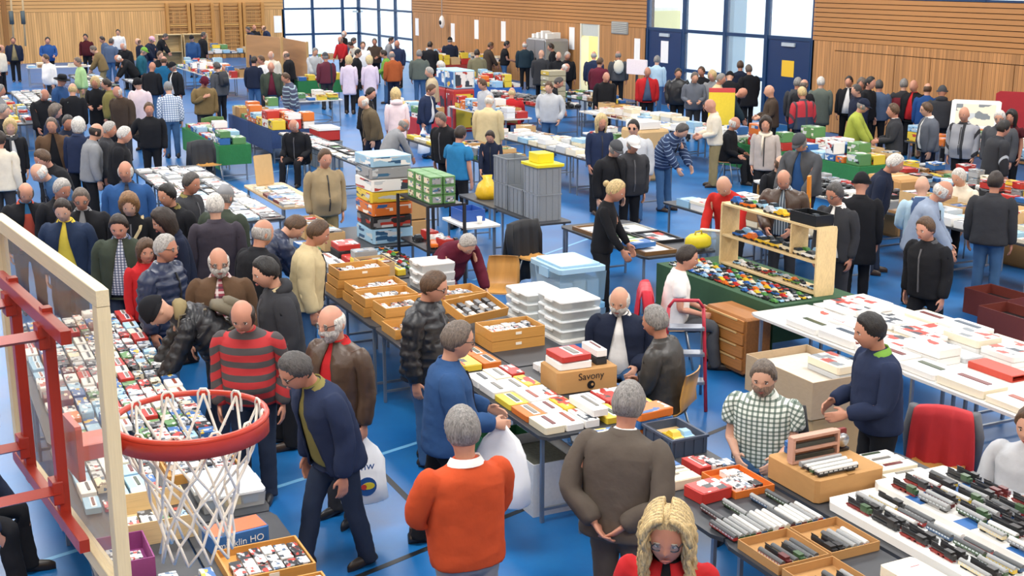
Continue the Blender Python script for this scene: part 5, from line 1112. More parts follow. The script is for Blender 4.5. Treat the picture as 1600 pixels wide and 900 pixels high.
def lidded_box(loc, size, label, group=None, tint='#eef3f4', lid='#f4f6f6', rz=0.0, alpha=.55, contents=None):
    w, l, h = size; t = thing('storage_box', label, 'storage box', loc, rz, group); m = clear(tint, alpha, .2)
    V, Fc = [], []
    for z, k in ((0, .93), (.006, .94), (h*.8, .99)):
        for sx, sy in ((-1, -1), (1, -1), (1, 1), (-1, 1)): V.append((sx*w/2*k, sy*l/2*k, z))
    Fc = [(3, 2, 1, 0)]+[(i*4+k, i*4+(k+1) % 4, i*4+4+(k+1) % 4, i*4+4+k) for i in range(2) for k in range(4)]
    obj('tub', mesh_from('tub', V, Fc), m, t); box('lid', (w, l, h*.14), (0, 0, h*.8), mat(lid, .35, grain=.03), t); box('lid_panel', (w*.84, l*.84, h*.06), (0, 0, h*.94), mat(lid, .3, grain=.03), t)
    for s in (-1, 1): box('clip', (.02, l*.3, h*.25), (s*(w/2+.003), 0, h*.62), mat(lid, .4), t)
    rng = random.Random(int(loc[0]*1000)); cols = contents or ('#8a8f94', '#c5c0b2', '#60666d')
    for k in range(3): box('contents', (w*.26, l*.8, h*rng.uniform(.45, .7)), ((k-1)*w*.28, 0, .01), mat(rng.choice(cols), .6), t)
    return t

# ================================================================ GOODS
HUE = {'white': '#efeeea', 'cream': '#e6dcc0', 'yellow': '#e3c53e', 'red': '#b8312b', 'blue': '#2f66a6', 'orange': '#d8742c', 'green': '#5d8d55', 'black': '#26282c', 'grey': '#9a9c9e', 'brown': '#9c764c', 'silver': '#c6cacd', 'pale blue': '#9cc4de', 'maroon': '#6b2a2c', 'ivory': '#f0e7d0'}
PR = {k: printed(v, *{'white': ('#39434e', '#b5453a'), 'cream': ('#6a5a44', '#3c6a8c'), 'yellow': ('#33383e', '#c23a2c'), 'red': ('#f0ece4', '#30343a'), 'blue': ('#e9edf0', '#d8b23a'), 'orange': ('#f3efe6', '#2f5f99'), 'green': ('#22301f', '#e9e6d4'),
                      'black': ('#8c8f92', '#b03a2e'), 'grey': ('#4a4e52', '#3c6a8c'), 'brown': ('#4a3722', '#d9c7a0'), 'silver': ('#5a6066', '#3d5c7e'), 'pale blue': ('#2b557c', '#f4f4f0'), 'maroon': ('#d8c8a8', '#30343a'), 'ivory': ('#7a8288', '#a33b33')}[k]) for k, v in HUE.items()}
def hm(c, rough=.5): return mat(HUE[c], rough, grain=.05)
rng = random.Random(42)
def g_model_box(x, y, z, w, l, h, c, ph, rz):
    t = thing('model_box', '%s printed cardboard model box on %s' % (c, ph), 'box', (x, y, z), rz, 'model boxes on '+ph)
    box('carton', (w, l, h), (0, 0, 0), hm(c), t); box('printed_lid', (w*.9, l*.94, .0025), (0, 0, h), PR[c], t, r=False)
def g_toy_box(x, y, z, w, l, h, c, ph, rz):
    t = thing('toy_box', '%s printed toy carton on %s' % (c, ph), 'carton', (x, y, z), rz, 'toy cartons on '+ph)
    box('carton', (w, l, h), (0, 0, 0), hm(c), t); box('printed_top', (w*.9, l*.94, .0025), (0, 0, h), PR[c], t, r=False); box('printed_side', (.003, l*.9, h*.8), (-w/2-.0015, 0, h*.1), PR[c], t, r=False)
def g_lidded(x, y, z, w, l, h, c, ph, rz):
    t = thing('lidded_carton', '%s lidded carton on %s' % (c, ph), 'carton', (x, y, z), rz, 'lidded cartons on '+ph)
    box('carton', (w*.97, l*.97, h*.72), (0, 0, 0), hm(c), t); box('lid', (w, l, h*.28), (0, 0, h*.72), PR[c], t)
def g_boxed_car(x, y, z, w, l, h, c, ph, rz):
    tag(box('boxed_car', (w, l, h), (x, y, z), PR[c], None, rz, r=False), '%s small boxed model car in %s' % (c, ph), 'boxed car', 'boxed cars in '+ph)
def g_window_box(x, y, z, w, l, h, c, ph, rz):
    t = thing('display_box', '%s model train window box on %s' % (c, ph), 'box', (x, y, z), rz, 'window boxes on '+ph)
    box('carton', (w, l, h), (0, 0, 0), hm(c), t); a, b = (w*.34, l*.82) if l > w else (w*.82, l*.34)
    box('window', (a, b, .003), (w*.08 if l > w else 0, 0 if l > w else l*.08, h), mat('#e9ecee', .15), t, r=False)
    k = rng.choice(('#2c2f33', '#3c4a36', '#6b2c2a', '#41505f', '#77746c', '#94452f')); box('model', (a*.55, b*.8, .008), (w*.08 if l > w else 0, 0 if l > w else l*.08, h+.001), mat(k, .35), t)
def g_magazine(x, y, z, w, l, h, c, ph, rz):
    tag(box('magazine', (w, l, h), (x, y, z), PR[c], None, rz, r=False), '%s printed magazine lying on %s' % (c, ph), 'magazine', 'magazines on '+ph)
def g_paper(x, y, z, w, l, h, c, ph, rz):
    t = thing('sheet_stack', '%s stack of sleeved sheets on %s' % (c, ph), 'papers', (x, y, z), rz, 'sheet stacks on '+ph)
    box('sheets', (w, l, h), (0, 0, 0), hm(c, .35), t, r=False); box('cover_sheet', (w*.96, l*.96, .002), (.006, -.004, h), PR[c], t, .06, r=False)
def g_book(x, y, z, w, l, h, c, ph, rz):
    t = thing('book', '%s bound book on %s' % (c, ph), 'book', (x, y, z), rz, 'books on '+ph)
    box('pages', (w*.95, l*.94, h*.8), (-w*.01, 0, h*.1), mat('#efe9d8', .8), t, r=False); box('cover', (w, l, h*.1), (0, 0, 0), hm(c), t, r=False); box('cover', (w, l, h*.1), (0, 0, h*.9), PR[c], t, r=False); box('spine', (w*.04, l, h), (-w*.5, 0, 0), hm(c), t, r=False)
def coach_meshes():
    hb = multi([((1, .82, .42), (0, 0, .26))]); V, Fc = [], []
    n = 7
    for x in (-.5, .5):
        for k in range(n+1): a = math.pi*k/n; V.append((x, .43*math.cos(a), .68+.30*math.sin(a)))
    for k in range(n): Fc.append((k, k+1, n+2+k, n+1+k))
    Fc += [tuple(range(n, -1, -1)), tuple(range(n+1, 2*n+2))]
    bg = []
    for s in (-.34, .34): bg.append(((.2, .6, .26), (s, 0, 0)))
    bg.append(((.5, .4, .12), (0, 0, .14)))
    wn = []
    for k in range(8): wn.append(((.085, .85, .17), (-.42+k*.12, 0, .44)))
    return mesh_from('body', *hb), mesh_from('roof', V, Fc), mesh_from('underframe', *multi(bg)), mesh_from('windows', *multi(wn))
COACH = coach_meshes()
CC = {'green': '#3f5a3c', 'red': '#9c2f2a', 'cream': '#ded0a6', 'blue': '#33567e', 'maroon': '#5f2527', 'silver': '#b7bbbd', 'brown': '#6b4a30', 'yellow': '#d9b93a', 'grey': '#85888a', 'black': '#2b2c2e', 'white': '#e6e4dc', 'orange': '#d06a2c'}
def g_coach(x, y, z, w, l, h, c, ph, rz):
    """long side along l (local y)"""
    t = thing('model_coach', '%s model railway coach on %s' % (c, ph), 'model train', (x, y, z), rz, 'model coaches on '+ph); S = (l, w, h); q = (0, 0, math.pi/2)
    for nm, me, m in (('body', COACH[0], mat(CC[c], .35)), ('roof', COACH[1], mat(rng.choice(('#9a9c9c', '#d7d7d2', '#55585a')), .4)), ('underframe', COACH[2], M_black), ('window_row', COACH[3], mat('#cfd6d8', .2))): obj(nm, me, m, t, (0, 0, 0), q, S)
def wheel_geo(cx, cy, cz, r, w): return tube_geo([(cx, cy-w/2, cz), (cx, cy+w/2, cz)], r, 8)
def loco_meshes():
    boiler = merge([tube_geo([(-.12, 0, .56), (.44, 0, .56), (.47, 0, .56)], [(.24, .36), (.24, .36), (.2, .3)], 12), tube_geo([(.36, 0, .75), (.36, 0, 1.0)], [(.05, .13), (.06, .16)], 8), tube_geo([(.12, 0, .76), (.12, 0, .9)], [(.06, .16), (.04, .1)], 8)])
    cab = multi([((.26, .84, .62), (-.26, 0, .3)), ((.3, .92, .05), (-.26, 0, .92)), ((.12, .8, .45), (-.44, 0, .28))])
    run = merge([multi([((.96, .8, .06), (0, 0, .26)), ((.06, .9, .12), (.47, 0, .16))])]+[wheel_geo(x, s*.3, .16, .16, .12) for x in (-.2, 0, .2) for s in (-1, 1)]+[wheel_geo(x, s*.3, .1, .1, .1) for x in (.38, -.4) for s in (-1, 1)])
    return mesh_from('boiler', *boiler), mesh_from('cab', *cab), mesh_from('running_gear', *run)
LOCO = loco_meshes()
def g_loco(x, y, z, w, l, h, c, ph, rz):
    t = thing('model_locomotive', '%s model steam locomotive on %s' % (c, ph), 'model train', (x, y, z), rz, 'model locomotives on '+ph); S = (l, w, h); q = (0, 0, math.pi/2)
    obj('boiler', LOCO[0], mat('#232528', .3), t, (0, 0, 0), q, S); obj('cab', LOCO[1], mat(CC[c], .35), t, (0, 0, 0), q, S); obj('running_gear', LOCO[2], mat(rng.choice(('#7d2420', '#2a2c2f', '#8e2a22')), .4), t, (0, 0, 0), q, S)
def car_meshes():
    prof = [(-.5, .2), (-.5, .46), (-.44, .55), (-.3, .58), (.2, .58), (.46, .5), (.5, .38), (.5, .2)]; cabp = [(-.34, .56), (-.24, .92), (.06, .95), (.24, .56)]
    def ext(p, hw, top=1.0):
        V = [(x, s*hw*(top if z > .7 else 1), z) for s in (-1, 1) for x, z in p]; n = len(p); Fc = [tuple(range(n)), tuple(range(2*n-1, n-1, -1))]+[(k, n+k, n+(k+1) % n, (k+1) % n) for k in range(n)]; return V, Fc
    wh = merge([wheel_geo(x, s*.42, .17, .17, .16) for x in (-.31, .31) for s in (-1, 1)])
    return mesh_from('car_body', *ext(prof, .48)), mesh_from('cabin', *ext(cabp, .42, .82)), mesh_from('wheels', *wh)
CAR = car_meshes()
CARC = {'red': '#b52a26', 'white': '#ecebe6', 'yellow': '#e0b82e', 'blue': '#2d5fa4', 'green': '#4f8a45', 'silver': '#b9bdc1', 'black': '#26272a', 'orange': '#db6f25', 'cream': '#e4d9b8', 'pale blue': '#8fb9d6'}
def g_car(x, y, z, w, l, h, c, ph, rz):
    t = thing('toy_car', '%s toy model car on %s' % (c, ph), 'toy car', (x, y, z), rz, 'toy cars on '+ph); S = (l, w, h); q = (0, 0, math.pi/2*rng.choice((1, -1)))
    obj('car_body', CAR[0], mat(CARC[c], .25), t, (0, 0, 0), q, S); obj('cabin', CAR[1], mat(rng.choice(('#2b343b', CARC[c])), .2), t, (0, 0, 0), q, S); o = obj('wheels', CAR[2], M_black, t, (0, 0, 0), q, S); o['kind'] = 'stuff'
def g_case(x, y, z, w, l, h, c, ph, rz): lidded_box((x, y, z), (w, l, h), 'clear plastic lidded box on '+ph, 'clear boxes on '+ph, rz=rz)
def g_carton(x, y, z, w, l, h, c, ph, rz):
    t = open_box('open_carton', 'open brown cardboard carton on '+ph, 'carton', (x, y, z), (w, l, h), rng.choice((M_card, M_card2)), rz, group='open cartons on '+ph)
    n = max(2, int(l/.13))
    for k in range(n): tag(box('packed_book', (w*.82, l/n*.7, h*rng.uniform(.75, 1.05)), (x, y-l/2+l*(k+.5)/n, z+.009), PR[rng.choice(list(HUE))], None, rz, r=False), 'printed booklet packed in an open carton on '+ph, 'booklet', 'booklets packed in cartons on '+ph)
def g_frame(x, y, z, w, l, h, c, ph, rz):
    t = thing('glazed_case', '%s flat glazed display case on %s' % (c, ph), 'display case', (x, y, z), rz, 'display cases on '+ph); m = mat({'silver': '#a9adb0', 'brown': '#80603c', 'black': '#2d2f33'}.get(c, '#a9adb0'), .35, .3)
    for s in (-1, 1): box('frame_bar', (.03, l, h), (s*(w/2-.015), 0, 0), m, t, r=False); box('frame_bar', (w-.06, .03, h), (0, s*(l/2-.015), 0), m, t, r=False)
    box('backing', (w-.06, l-.06, h*.5), (0, 0, 0), PR[rng.choice(('white', 'cream', 'silver', 'ivory', 'green'))], t, r=False)
def g_camera(x, y, z, w, l, h, c, ph, rz):
    t = thing('camera', 'black still camera on '+ph, 'camera', (x, y, z), rz, 'cameras on '+ph)
    box('camera_body', (w, l*.62, h*.75), (0, 0, 0), mat('#202226', .5), t); box('viewfinder', (w*.4, l*.7, h*.25), (0, 0, h*.75), mat('#8f9498', .3, .6), t)
    tube('lens', [(0, -l*.3, h*.38), (0, -l*.5, h*.38)], min(w, h)*.28, mat('#141518', .25), t, 10)
def g_block(x, y, z, w, l, h, c, ph, rz): tag(box('parts_packet', (w, l, h), (x, y, z), PR[c], None, rz), '%s small packet of model parts on %s' % (c, ph), 'packet', 'parts packets on '+ph)
KIND = dict(model=g_model_box, window=g_window_box, mag=g_magazine, paper=g_paper, book=g_book, coach=g_coach, loco=g_loco, car=g_car, case=g_case, carton=g_carton, frame=g_frame, camera=g_camera, block=g_block, toy=g_toy_box, lidded=g_lidded, bcar=g_boxed_car)
ALLC = ['white', 'white', 'cream', 'yellow', 'red', 'blue', 'orange', 'green', 'black', 'grey', 'brown', 'pale blue']
ST = {   # weight, kind, w, l, h, colours, stack
 'mixed': [(4, 'model', (.16, .30), (.2, .42), (.05, .14), ALLC, 2), (2, 'window', (.12, .2), (.26, .4), (.05, .08), ['white', 'cream', 'yellow', 'blue', 'red'], 1), (1, 'carton', (.3, .38), (.35, .45), (.16, .24), ['brown'], 1), (1, 'mag', (.21, .22), (.29, .3), (.01, .03), ALLC, 1)],
 'paper': [(5, 'paper', (.24, .36), (.3, .46), (.02, .13), ['white', 'white', 'ivory', 'cream', 'silver', 'pale blue', 'brown'], 2), (2, 'mag', (.21, .3), (.28, .4), (.008, .03), ['white', 'ivory', 'cream', 'grey', 'pale blue'], 2), (1, 'carton', (.3, .38), (.34, .44), (.14, .22), ['brown'], 1), (2, 'book', (.18, .26), (.24, .3), (.03, .05), ['cream', 'brown', 'blue', 'grey', 'maroon'], 1)],
 'mags': [(4, 'mag', (.21, .3), (.28, .36), (.01, .03), ['white', 'white', 'silver', 'grey', 'pale blue', 'black', 'cream'], 2), (2, 'frame', (.2, .26), (.4, .5), (.03, .04), ['black'], 1), (2, 'paper', (.24, .3), (.3, .4), (.02, .06), ['white', 'silver', 'white'], 1)],
 'bright': [(5, 'toy', (.2, .34), (.25, .5), (.1, .24), ['red', 'blue', 'white', 'yellow', 'pale blue', 'green', 'orange', 'white'], 2), (2, 'carton', (.3, .38), (.36, .45), (.2, .28), ['brown'], 1), (2, 'book', (.2, .26), (.24, .3), (.04, .06), ['red', 'green', 'blue', 'white'], 2)],
 'white': [(6, 'window', (.24, .34), (.42, .62), (.05, .09), ['white', 'white', 'silver', 'white', 'ivory'], 1), (3, 'model', (.22, .32), (.4, .56), (.04, .08), ['white', 'silver', 'white', 'ivory'], 2)],
 'frames': [(5, 'frame', (.42, .52), (.5, .66), (.03, .05), ['silver', 'silver', 'black', 'brown'], 1), (1, 'paper', (.3, .36), (.4, .46), (.04, .08), ['white', 'ivory'], 1), (1, 'mag', (.3, .36), (.4, .46), (.02, .03), ['pale blue', 'cream'], 1)],
 'camera': [(4, 'camera', (.13, .18), (.09, .12), (.09, .13), ['black'], 1), (2, 'model', (.14, .2), (.16, .26), (.06, .14), ['white', 'grey', 'black', 'red'], 1), (2, 'paper', (.22, .3), (.28, .36), (.04, .1), ['white', 'cream'], 1)],
 'small': [(5, 'block', (.07, .12), (.10, .17), (.03, .06), ['white', 'white', 'pale blue', 'red', 'green', 'cream', 'black', 'blue', 'silver'], 1), (3, 'window', (.09, .13), (.18, .26), (.04, .06), ['white', 'pale blue', 'red', 'cream', 'white'], 1), (2, 'model', (.1, .16), (.16, .26), (.04, .09), ['white', 'blue', 'orange', 'maroon', 'white', 'pale blue'], 1)],
 'yellow': [(6, 'window', (.15, .19), (.26, .34), (.05, .06), ['yellow', 'white', 'yellow', 'white', 'cream', 'orange'], 1), (2, 'model', (.14, .18), (.28, .36), (.05, .07), ['white', 'yellow', 'red', 'white'], 1)],
 'loco': [(3, 'window', (.34, .42), (.09, .12), (.05, .07), ['white', 'white', 'white', 'ivory'], 1), (1, 'model', (.3, .36), (.1, .14), (.06, .09), ['orange', 'blue', 'white', 'cream'], 1)],
 'cars': [(1, 'car', (.045, .055), (.10, .12), (.04, .048), list(CARC), 1)],
 'toys': [(3, 'car', (.07, .10), (.16, .24), (.07, .11), list(CARC), 1), (1, 'model', (.14, .18), (.2, .26), (.08, .12), ['red', 'yellow', 'blue', 'white'], 1)],
 'coaches': [(1, 'coach', (.036, .04), (.24, .28), (.05, .054), ['green', 'red', 'maroon', 'cream', 'blue', 'silver', 'white'], 1)],
 'rolling': [(3, 'coach', (.04, .044), (.20, .26), (.052, .058), ['green', 'red', 'maroon', 'cream', 'silver', 'yellow', 'blue', 'grey'], 1), (2, 'loco', (.042, .048), (.2, .25), (.058, .066), ['black', 'black', 'green', 'maroon'], 1)],
}
EXCL = []
ST['far'] = [(e[0], 'lidded' if e[1] == 'model' else e[1])+e[2:] for e in ST['mixed']]
ST['bigcars'] = [(1, 'car', (.075, .10), (.16, .22), (.07, .09), list(CARC), 1)]
def fill(x0, x1, y0, y1, z, style, ph, gap=.02, skip=.06, seed=0, jit=.05, turn=False):
    r = random.Random(seed+int(x0*31+y0*17)); S = ST[style]; wt = [s[0] for s in S]; x = x0+.03
    while x < x1-.06:
        for _ in range(8):
            e = r.choices(S, wt)[0]; w = min(r.uniform(*e[2]), x1-x-.01)
            if w >= e[2][0]*.85: break
        if w < e[2][0]*.6: break
        y = y0+.03
        while True:
            if r.random() < .3:
                e2 = r.choices(S, wt)[0]
                if e2[2][0] <= w*1.05: e = e2
            l = r.uniform(*e[3]); ww = min(w, e[2][1])
            if y+l > y1-.01: break
            if r.random() > skip and not any(x < b_ and x+w > a_ and y < d_ and y+l > c_ and z < 1 for a_, b_, c_, d_ in EXCL):
                n = r.randint(1, e[6]); zz = z+.0015
                for k in range(n):
                    h = r.uniform(*e[4]); a = r.uniform(-jit, jit)*(1 if ww > .1 else .3); f = .97 if abs(a) < .02 else .93
                    KIND[e[1]](x+w/2, y+l/2, zz, ww*f, l*f, h, r.choice(e[5]), ph, a); zz += h+.0045
                    if e[1] in ('carton', 'camera', 'car', 'coach', 'loco', 'frame'): break
            y += l+gap
        x += w+gap
def tray(x, y, z, w, l, h, ph, content=None, rz=0.0, label=None, seed=0):
    t = open_box('wooden_tray', label or 'wooden tray of boxed model cars on '+ph, 'tray', (x, y, z), (w, l, h), M_tray, rz, .012, group='wooden trays on '+ph if not label else None)
    box('label_plate', (.06, .003, .025), (0, -l/2-.0015, h*.45), mat('#efe9da', .6), t, r=False)
    if content: fill(x-w/2+.012, x+w/2-.012, y-l/2+.005, y+l/2-.005, z+.013, content, 'a wooden tray among '+ph, gap=.008, skip=.05, seed=seed, jit=.0)
ST['cards'] = [(1, 'bcar', (.055, .075), (.09, .11), (.03, .05), ['white', 'white', 'silver', 'white', 'black'], 1)]
# ---------------------------------------------------------------- left table below the hoop
PA = 'the table below the hoop'
tables(.75, 1.95, 5.7, 13.1, 'the small goods below the hoop', 'dark', 2)
fill(.8, 1.95, 9.0, 13.05, .75, 'small', PA, gap=.012, seed=3)
fill(.8, 1.35, 7.95, 8.98, .75, 'small', PA, gap=.012, seed=4)
tray(1.66, 8.55, .751, .5, .62, .07, PA, 'cards', label='pale wooden tray of dark parts beside the net', seed=2)
t = open_box('wooden_crate', 'light wooden crate of stone-coloured building kits below the net', 'crate', (1.2, 7.62, .751), (.44, .5, .15), wood('#d6bd8e', .6, 'X', 20, .85)); fill(.99, 1.41, 7.39, 7.85, .762, 'small', 'the building-kit crate', gap=.01, seed=8, jit=0)
t = open_box('purple_box', 'purple open box of leaflets beside the backboard', 'box', (.93, 7.14, .751), (.3, .4, .12), mat('#8c3f78', .7)); fill(.79, 1.07, 6.96, 7.32, .76, 'cards', 'the purple box', gap=.008, seed=9, jit=0)
lidded_box((1.72, 7.9, .751), (.42, .5, .12), 'clear lidded case of small figures below the net', tint='#f0f4f4', lid='#e8eef0', alpha=.35, contents=('#c23b30', '#e0c040', '#4a80b0'))
t = thing('train_set_box', 'blue and orange train set box lettered in white', 'box', (1.6, 7.15, .751), .12); box('carton', (.36, .2, .12), (0, 0, 0), hm('blue'), t); box('lid_print', (.34, .18, .003), (0, 0, .12), mat('#cf6a3f', .4), t, r=False); text_mesh('m\u00e4rklin HO', .06, M_white, t, (0, -.1015, .055), (math.pi/2, 0, 0))
tray(1.68, 6.78, .751, .5, .42, .06, PA, 'cards', label='pale wooden tray of black wheel sets below the net', seed=12)
tray(1.66, 6.2, .751, .54, .52, .06, PA, 'small', label='wide wooden tray of mixed accessories below the net', seed=13)
fill(.8, 1.38, 5.75, 6.92, .75, 'small', PA, gap=.012, seed=6)
# ---------------------------------------------------------------- second row: trains, boxes, trays
PB0 = 'the model train table'; PB1 = 'the table of boxed locomotives'; PB2 = 'the yellow box table'; PB3 = 'the wooden tray table'; PB4 = 'the toy lorry table'
tables(4.30, 5.12, 3.9, 7.9, 'the boxed locomotives and coaches', 'dark'); tables(5.14, 6.34, 4.2, 6.62, 'the model trains', 'dark', 2); tables(4.12, 5.3, 7.92, 9.6, 'the yellow boxes', 'dark'); tables(4.02, 5.42, 9.62, 13.2, 'the wooden trays', 'dark', 2); tables(4.35, 5.54, 13.25, 14.92, 'the toy lorry cartons', 'dark', 2); tables(4.35, 5.98, 14.95, 16.4, 'the toy lorry cartons', 'dark', 2)
# left table: boxed locomotives, then coaches, then sheets
fill(4.32, 4.72, 6.62, 7.86, .75, 'loco', PB1, gap=.008, skip=0, seed=2, jit=.02)
euro_crate((4.93, 7.36, .751), (.3, .4, .14), 'dark blue crate of toy cars on the boxed locomotive table', '#3c4a60'); tag(box('packing_board', (.27, .37, .06), (4.93, 7.36, .766), M_card2, r=False), 'tan packing board inside the dark blue crate', 'packing'); fill(4.79, 5.07, 7.17, 7.55, .83, 'bigcars', 'the dark blue crate', gap=.008, seed=5, jit=0, skip=0)
for k, c in enumerate(('orange', 'blue', 'orange')): g_model_box(4.93, 7.72, .752+.066*k, .32, .2, .06, c, PB1, .05*k)
fill(4.74, 5.1, 6.77, 7.14, .75, 'small', PB1, gap=.008, skip=0, seed=6); fill(5.8, 6.32, 6.05, 6.6, .75, 'loco', PB0, gap=.01, skip=0, seed=8)
t = open_box('orange_tray', 'orange open tray of blue packets on the boxed locomotive table', 'tray', (4.92, 6.56, .751), (.32, .4, .05), hm('orange')); fill(4.77, 5.07, 6.37, 6.75, .76, 'cards', 'the orange tray', gap=.01, seed=5, jit=0)
g_model_box(4.62, 6.48, .752, .26, .2, .08, 'red', PB1, .1)
fill(4.32, 5.1, 5.78, 6.34, .75, 'coaches', PB1, gap=.006, skip=.02, seed=1, jit=.01)
for k, (x, y) in enumerate(((4.52, 5.55), (4.91, 5.55), (4.52, 5.12))):
    t = open_box('card_tray', 'shallow brown card tray of model coaches before the display board', 'tray', (x, y, .751), (.37, .4, .06), M_card, 0, .006, group='card trays before the display board'); fill(x-.18, x+.18, y-.2, y+.2, .757, 'rolling', 'a card tray before the display board', gap=.005, skip=.03, seed=k+3, jit=0)
fill(4.74, 5.1, 4.0, 5.32, .75, 'white', 'the near end of the train table', gap=.01, seed=5, jit=.03); fill(4.32, 4.72, 4.0, 4.9, .75, 'loco', 'the near end of the train table', seed=5)
# right table: carton plinth and locomotive display
t = thing('carton_plinth', 'low brown carton plinth at the rear of the model trains', 'carton', (5.47, 6.32, .7515), .0); box('carton', (.58, .54, .17), (0, 0, 0), M_card, t); box('tape', (.06, .542, .002), (0, 0, .17), mat('#a97f4b', .4), t, r=False)
t = thing('pink_display_box', 'pink wooden-look display box upright on the brown carton', 'box', (5.4, 6.36, .926), 0); pk = mat('#c79a86', .6)
box('back_panel', (.4, .012, .19), (0, .03, 0), pk, t); [box('frame_rail', (.4, .05, .022), (0, 0, z), pk, t) for z in (0, .084, .168)]; [box('frame_side', (.022, .05, .146), (s*.19, 0, .022), pk, t) for s in (-1, 1)]; [box('model_row', (.34, .025, .03), (0, 0, z), mat('#3c3f3a', .4), t) for z in (.023, .107)]
for k in range(4): g_coach(5.38, 6.1+.055*k, .926, .042, .34, .052, ('black', 'green', 'black', 'grey')[k], 'the brown carton plinth', math.pi/2)
for k, c in enumerate(('blue', 'blue')): g_model_box(5.42, 6.5, .926+.045*k, .24, .12, .04, c, 'the brown carton plinth', 0)
t = thing('red_engine_model', 'red and black upright engine model on the brown carton', 'model', (5.68, 6.44, .926)); box('plinth', (.12, .1, .02), (0, 0, 0), M_black, t); box('engine_frame', (.11, .03, .13), (0, 0, .02), mat('#7a211e', .4), t); tube('flywheel', [(0, -.03, .08), (0, -.05, .08)], .05, mat('#b9b9b9', .3, .8), t, 14)
t = thing('display_board', 'white stepped display board for locomotives', 'display', (5.74, 5.3, .751)); box('board', (1.06, 1.42, .06), (0, 0, 0), M_white, t); box('step', (.66, 1.42, .05), (.2, 0, .06), mat('#e8e6e0', .5), t)
for k in range(3): box('blue_strip', (.64, .14, .002), (.2, -.5+.42*k, .11), hm('blue'), t, r=False)
fill(5.23, 5.58, 4.62, 5.98, .811, 'rolling', 'the white display board', gap=.018, seed=7, jit=.12); fill(5.62, 6.26, 4.62, 5.98, .864, 'rolling', 'the white display board', gap=.022, seed=9, jit=.12)
fill(4.14, 4.66, 7.94, 9.58, .75, 'yellow', PB2, gap=.006, skip=0, seed=1, jit=.008); fill(4.68, 5.28, 7.94, 8.66, .75, 'yellow', PB2, gap=.006, skip=0, seed=2, jit=.008)
g_window_box(4.67, 8.2, .82, .14, .4, .06, 'white', 'the stacked yellow boxes', 0)
t = thing('shipping_carton', 'brown shipping carton lettered in black beside the seated seller', 'carton', (4.98, 8.92, .7515), -.06); box('carton', (.56, .36, .2), (0, 0, 0), M_card, t); text_mesh('Savony', .085, M_black, t, (.03, -.183, .135), (math.pi/2, 0, 0)); tube('round_mark', [(.03, -.1815, .06), (.03, -.184, .06)], .036, M_black, t, 18, smooth=False); tube('mark_centre', [(.04, -.184, .062), (.04, -.186, .062)], .012, M_card, t, 12, smooth=False)
for k, (dx, dy, c, w, l) in enumerate(((-.1, 0, 'white', .3, .3), (.16, .02, 'black', .1, .3))): g_window_box(4.98+dx, 8.92+dy, .954, w, l, .06, c, 'the lettered carton', -.06)
g_window_box(4.88, 8.92, 1.022, .28, .3, .05, 'red', 'the lettered carton', .02); g_window_box(5.14, 8.94, 1.022, .1, .3, .06, 'white', 'the lettered carton', -.06)
fill(4.8, 5.28, 9.14, 9.58, .75, 'loco', PB2, seed=3)
for k, (y, n) in enumerate(((12.86, 3), (12.42, 2), (11.98, 2), (11.52, 2), (11.08, 1), (10.66, 1))):
    for q in range(n): tray(4.36+.02*q+.05*(k % 2), y, .7515+.1*q, .58, .38, .095, PB3, 'cards' if q == n-1 else None, seed=k)
for k, (x, y, n) in enumerate(((5.06, 11.75, 2), (5.0, 10.3, 2))):
    for q in range(n): tray(x, y, .7515+.1*q, .55, .38, .095, PB3, 'cards' if q == n-1 else None, seed=k+20)
t = open_box('tilted_tray', 'wooden tray of dark model cars propped at a slant', 'tray', (5.0, 11.1, .87), (.56, .36, .09), M_tray, .25, .012); t.rotation_euler = (.28, 0, .25)
for k in range(5):
    for q in range(3):
        o = obj('model_row', RBOX, mat(('#3b3f44', '#d9d9d4', '#6d7176')[(k+q) % 3], .35), t, (-.21+k*.105, -.1+q*.1, .014), (0, 0, 0), (.06, .085, .04))
for q in range(3): lidded_box((5.2, 12.7, .7515+.105*q), (.4, .4, .1), 'clear flat storage box in the stack by the burgundy sweater', 'flat clear boxes behind the trays')
tables(5.44, 5.95, 10.1, 11.5, 'the flat white storage boxes', 'white')
for (x, y, n, lb) in ((5.7, 11.15, 3, 'flat white storage box in the shorter stack beside the trays'), (5.7, 10.42, 4, 'flat white storage box in the taller stack beside the bearded seller')):
    for q in range(n): lidded_box((x, y, .7515+.095*q), (.44, .5, .09), lb, lb+'s', tint='#e6ecee', lid='#e9edee', alpha=.42)
fill(4.05, 4.7, 9.64, 10.44, .75, 'yellow', PB3, gap=.008, skip=0, seed=5, jit=.01); fill(4.74, 5.4, 12.1, 12.32, .75, 'loco', PB3, seed=6)
# toy lorry cartons tower, cars, black steel shelf
for k, (c, h) in enumerate((('pale blue', .2), ('black', .16), ('orange', .17), ('yellow', .14), ('white', .16), ('grey', .15), ('pale blue', .14))):
    t = thing('lorry_carton', '%s toy lorry carton, number %s up in the tall stack' % (c, ('one', 'two', 'three', 'four', 'five', 'six', 'seven')[k]), 'carton', (5.64, 15.4, .7515+sum((.2, .16, .17, .14, .16, .15, .14)[:k])+.004*k), .03*(-1)**k)
    box('carton', (.56, .62, h), (0, 0, 0), hm(c), t); box('picture_side', (.004, .56, h*.8), (-.282, 0, h*.1), PR[c], t, r=False); box('picture_end', (.5, .004, h*.8), (0, -.312, h*.1), PR[c], t, r=False)
fill(4.4, 5.15, 13.3, 14.9, .75, 'mixed', PB4, seed=3); fill(4.4, 5.15, 14.95, 16.35, .75, 'bright', PB4, seed=4); fill(5.16, 5.52, 13.3, 14.88, .75, 'cars', 'the heap of toy cars by the steel shelf', gap=.03, seed=3, jit=.3)
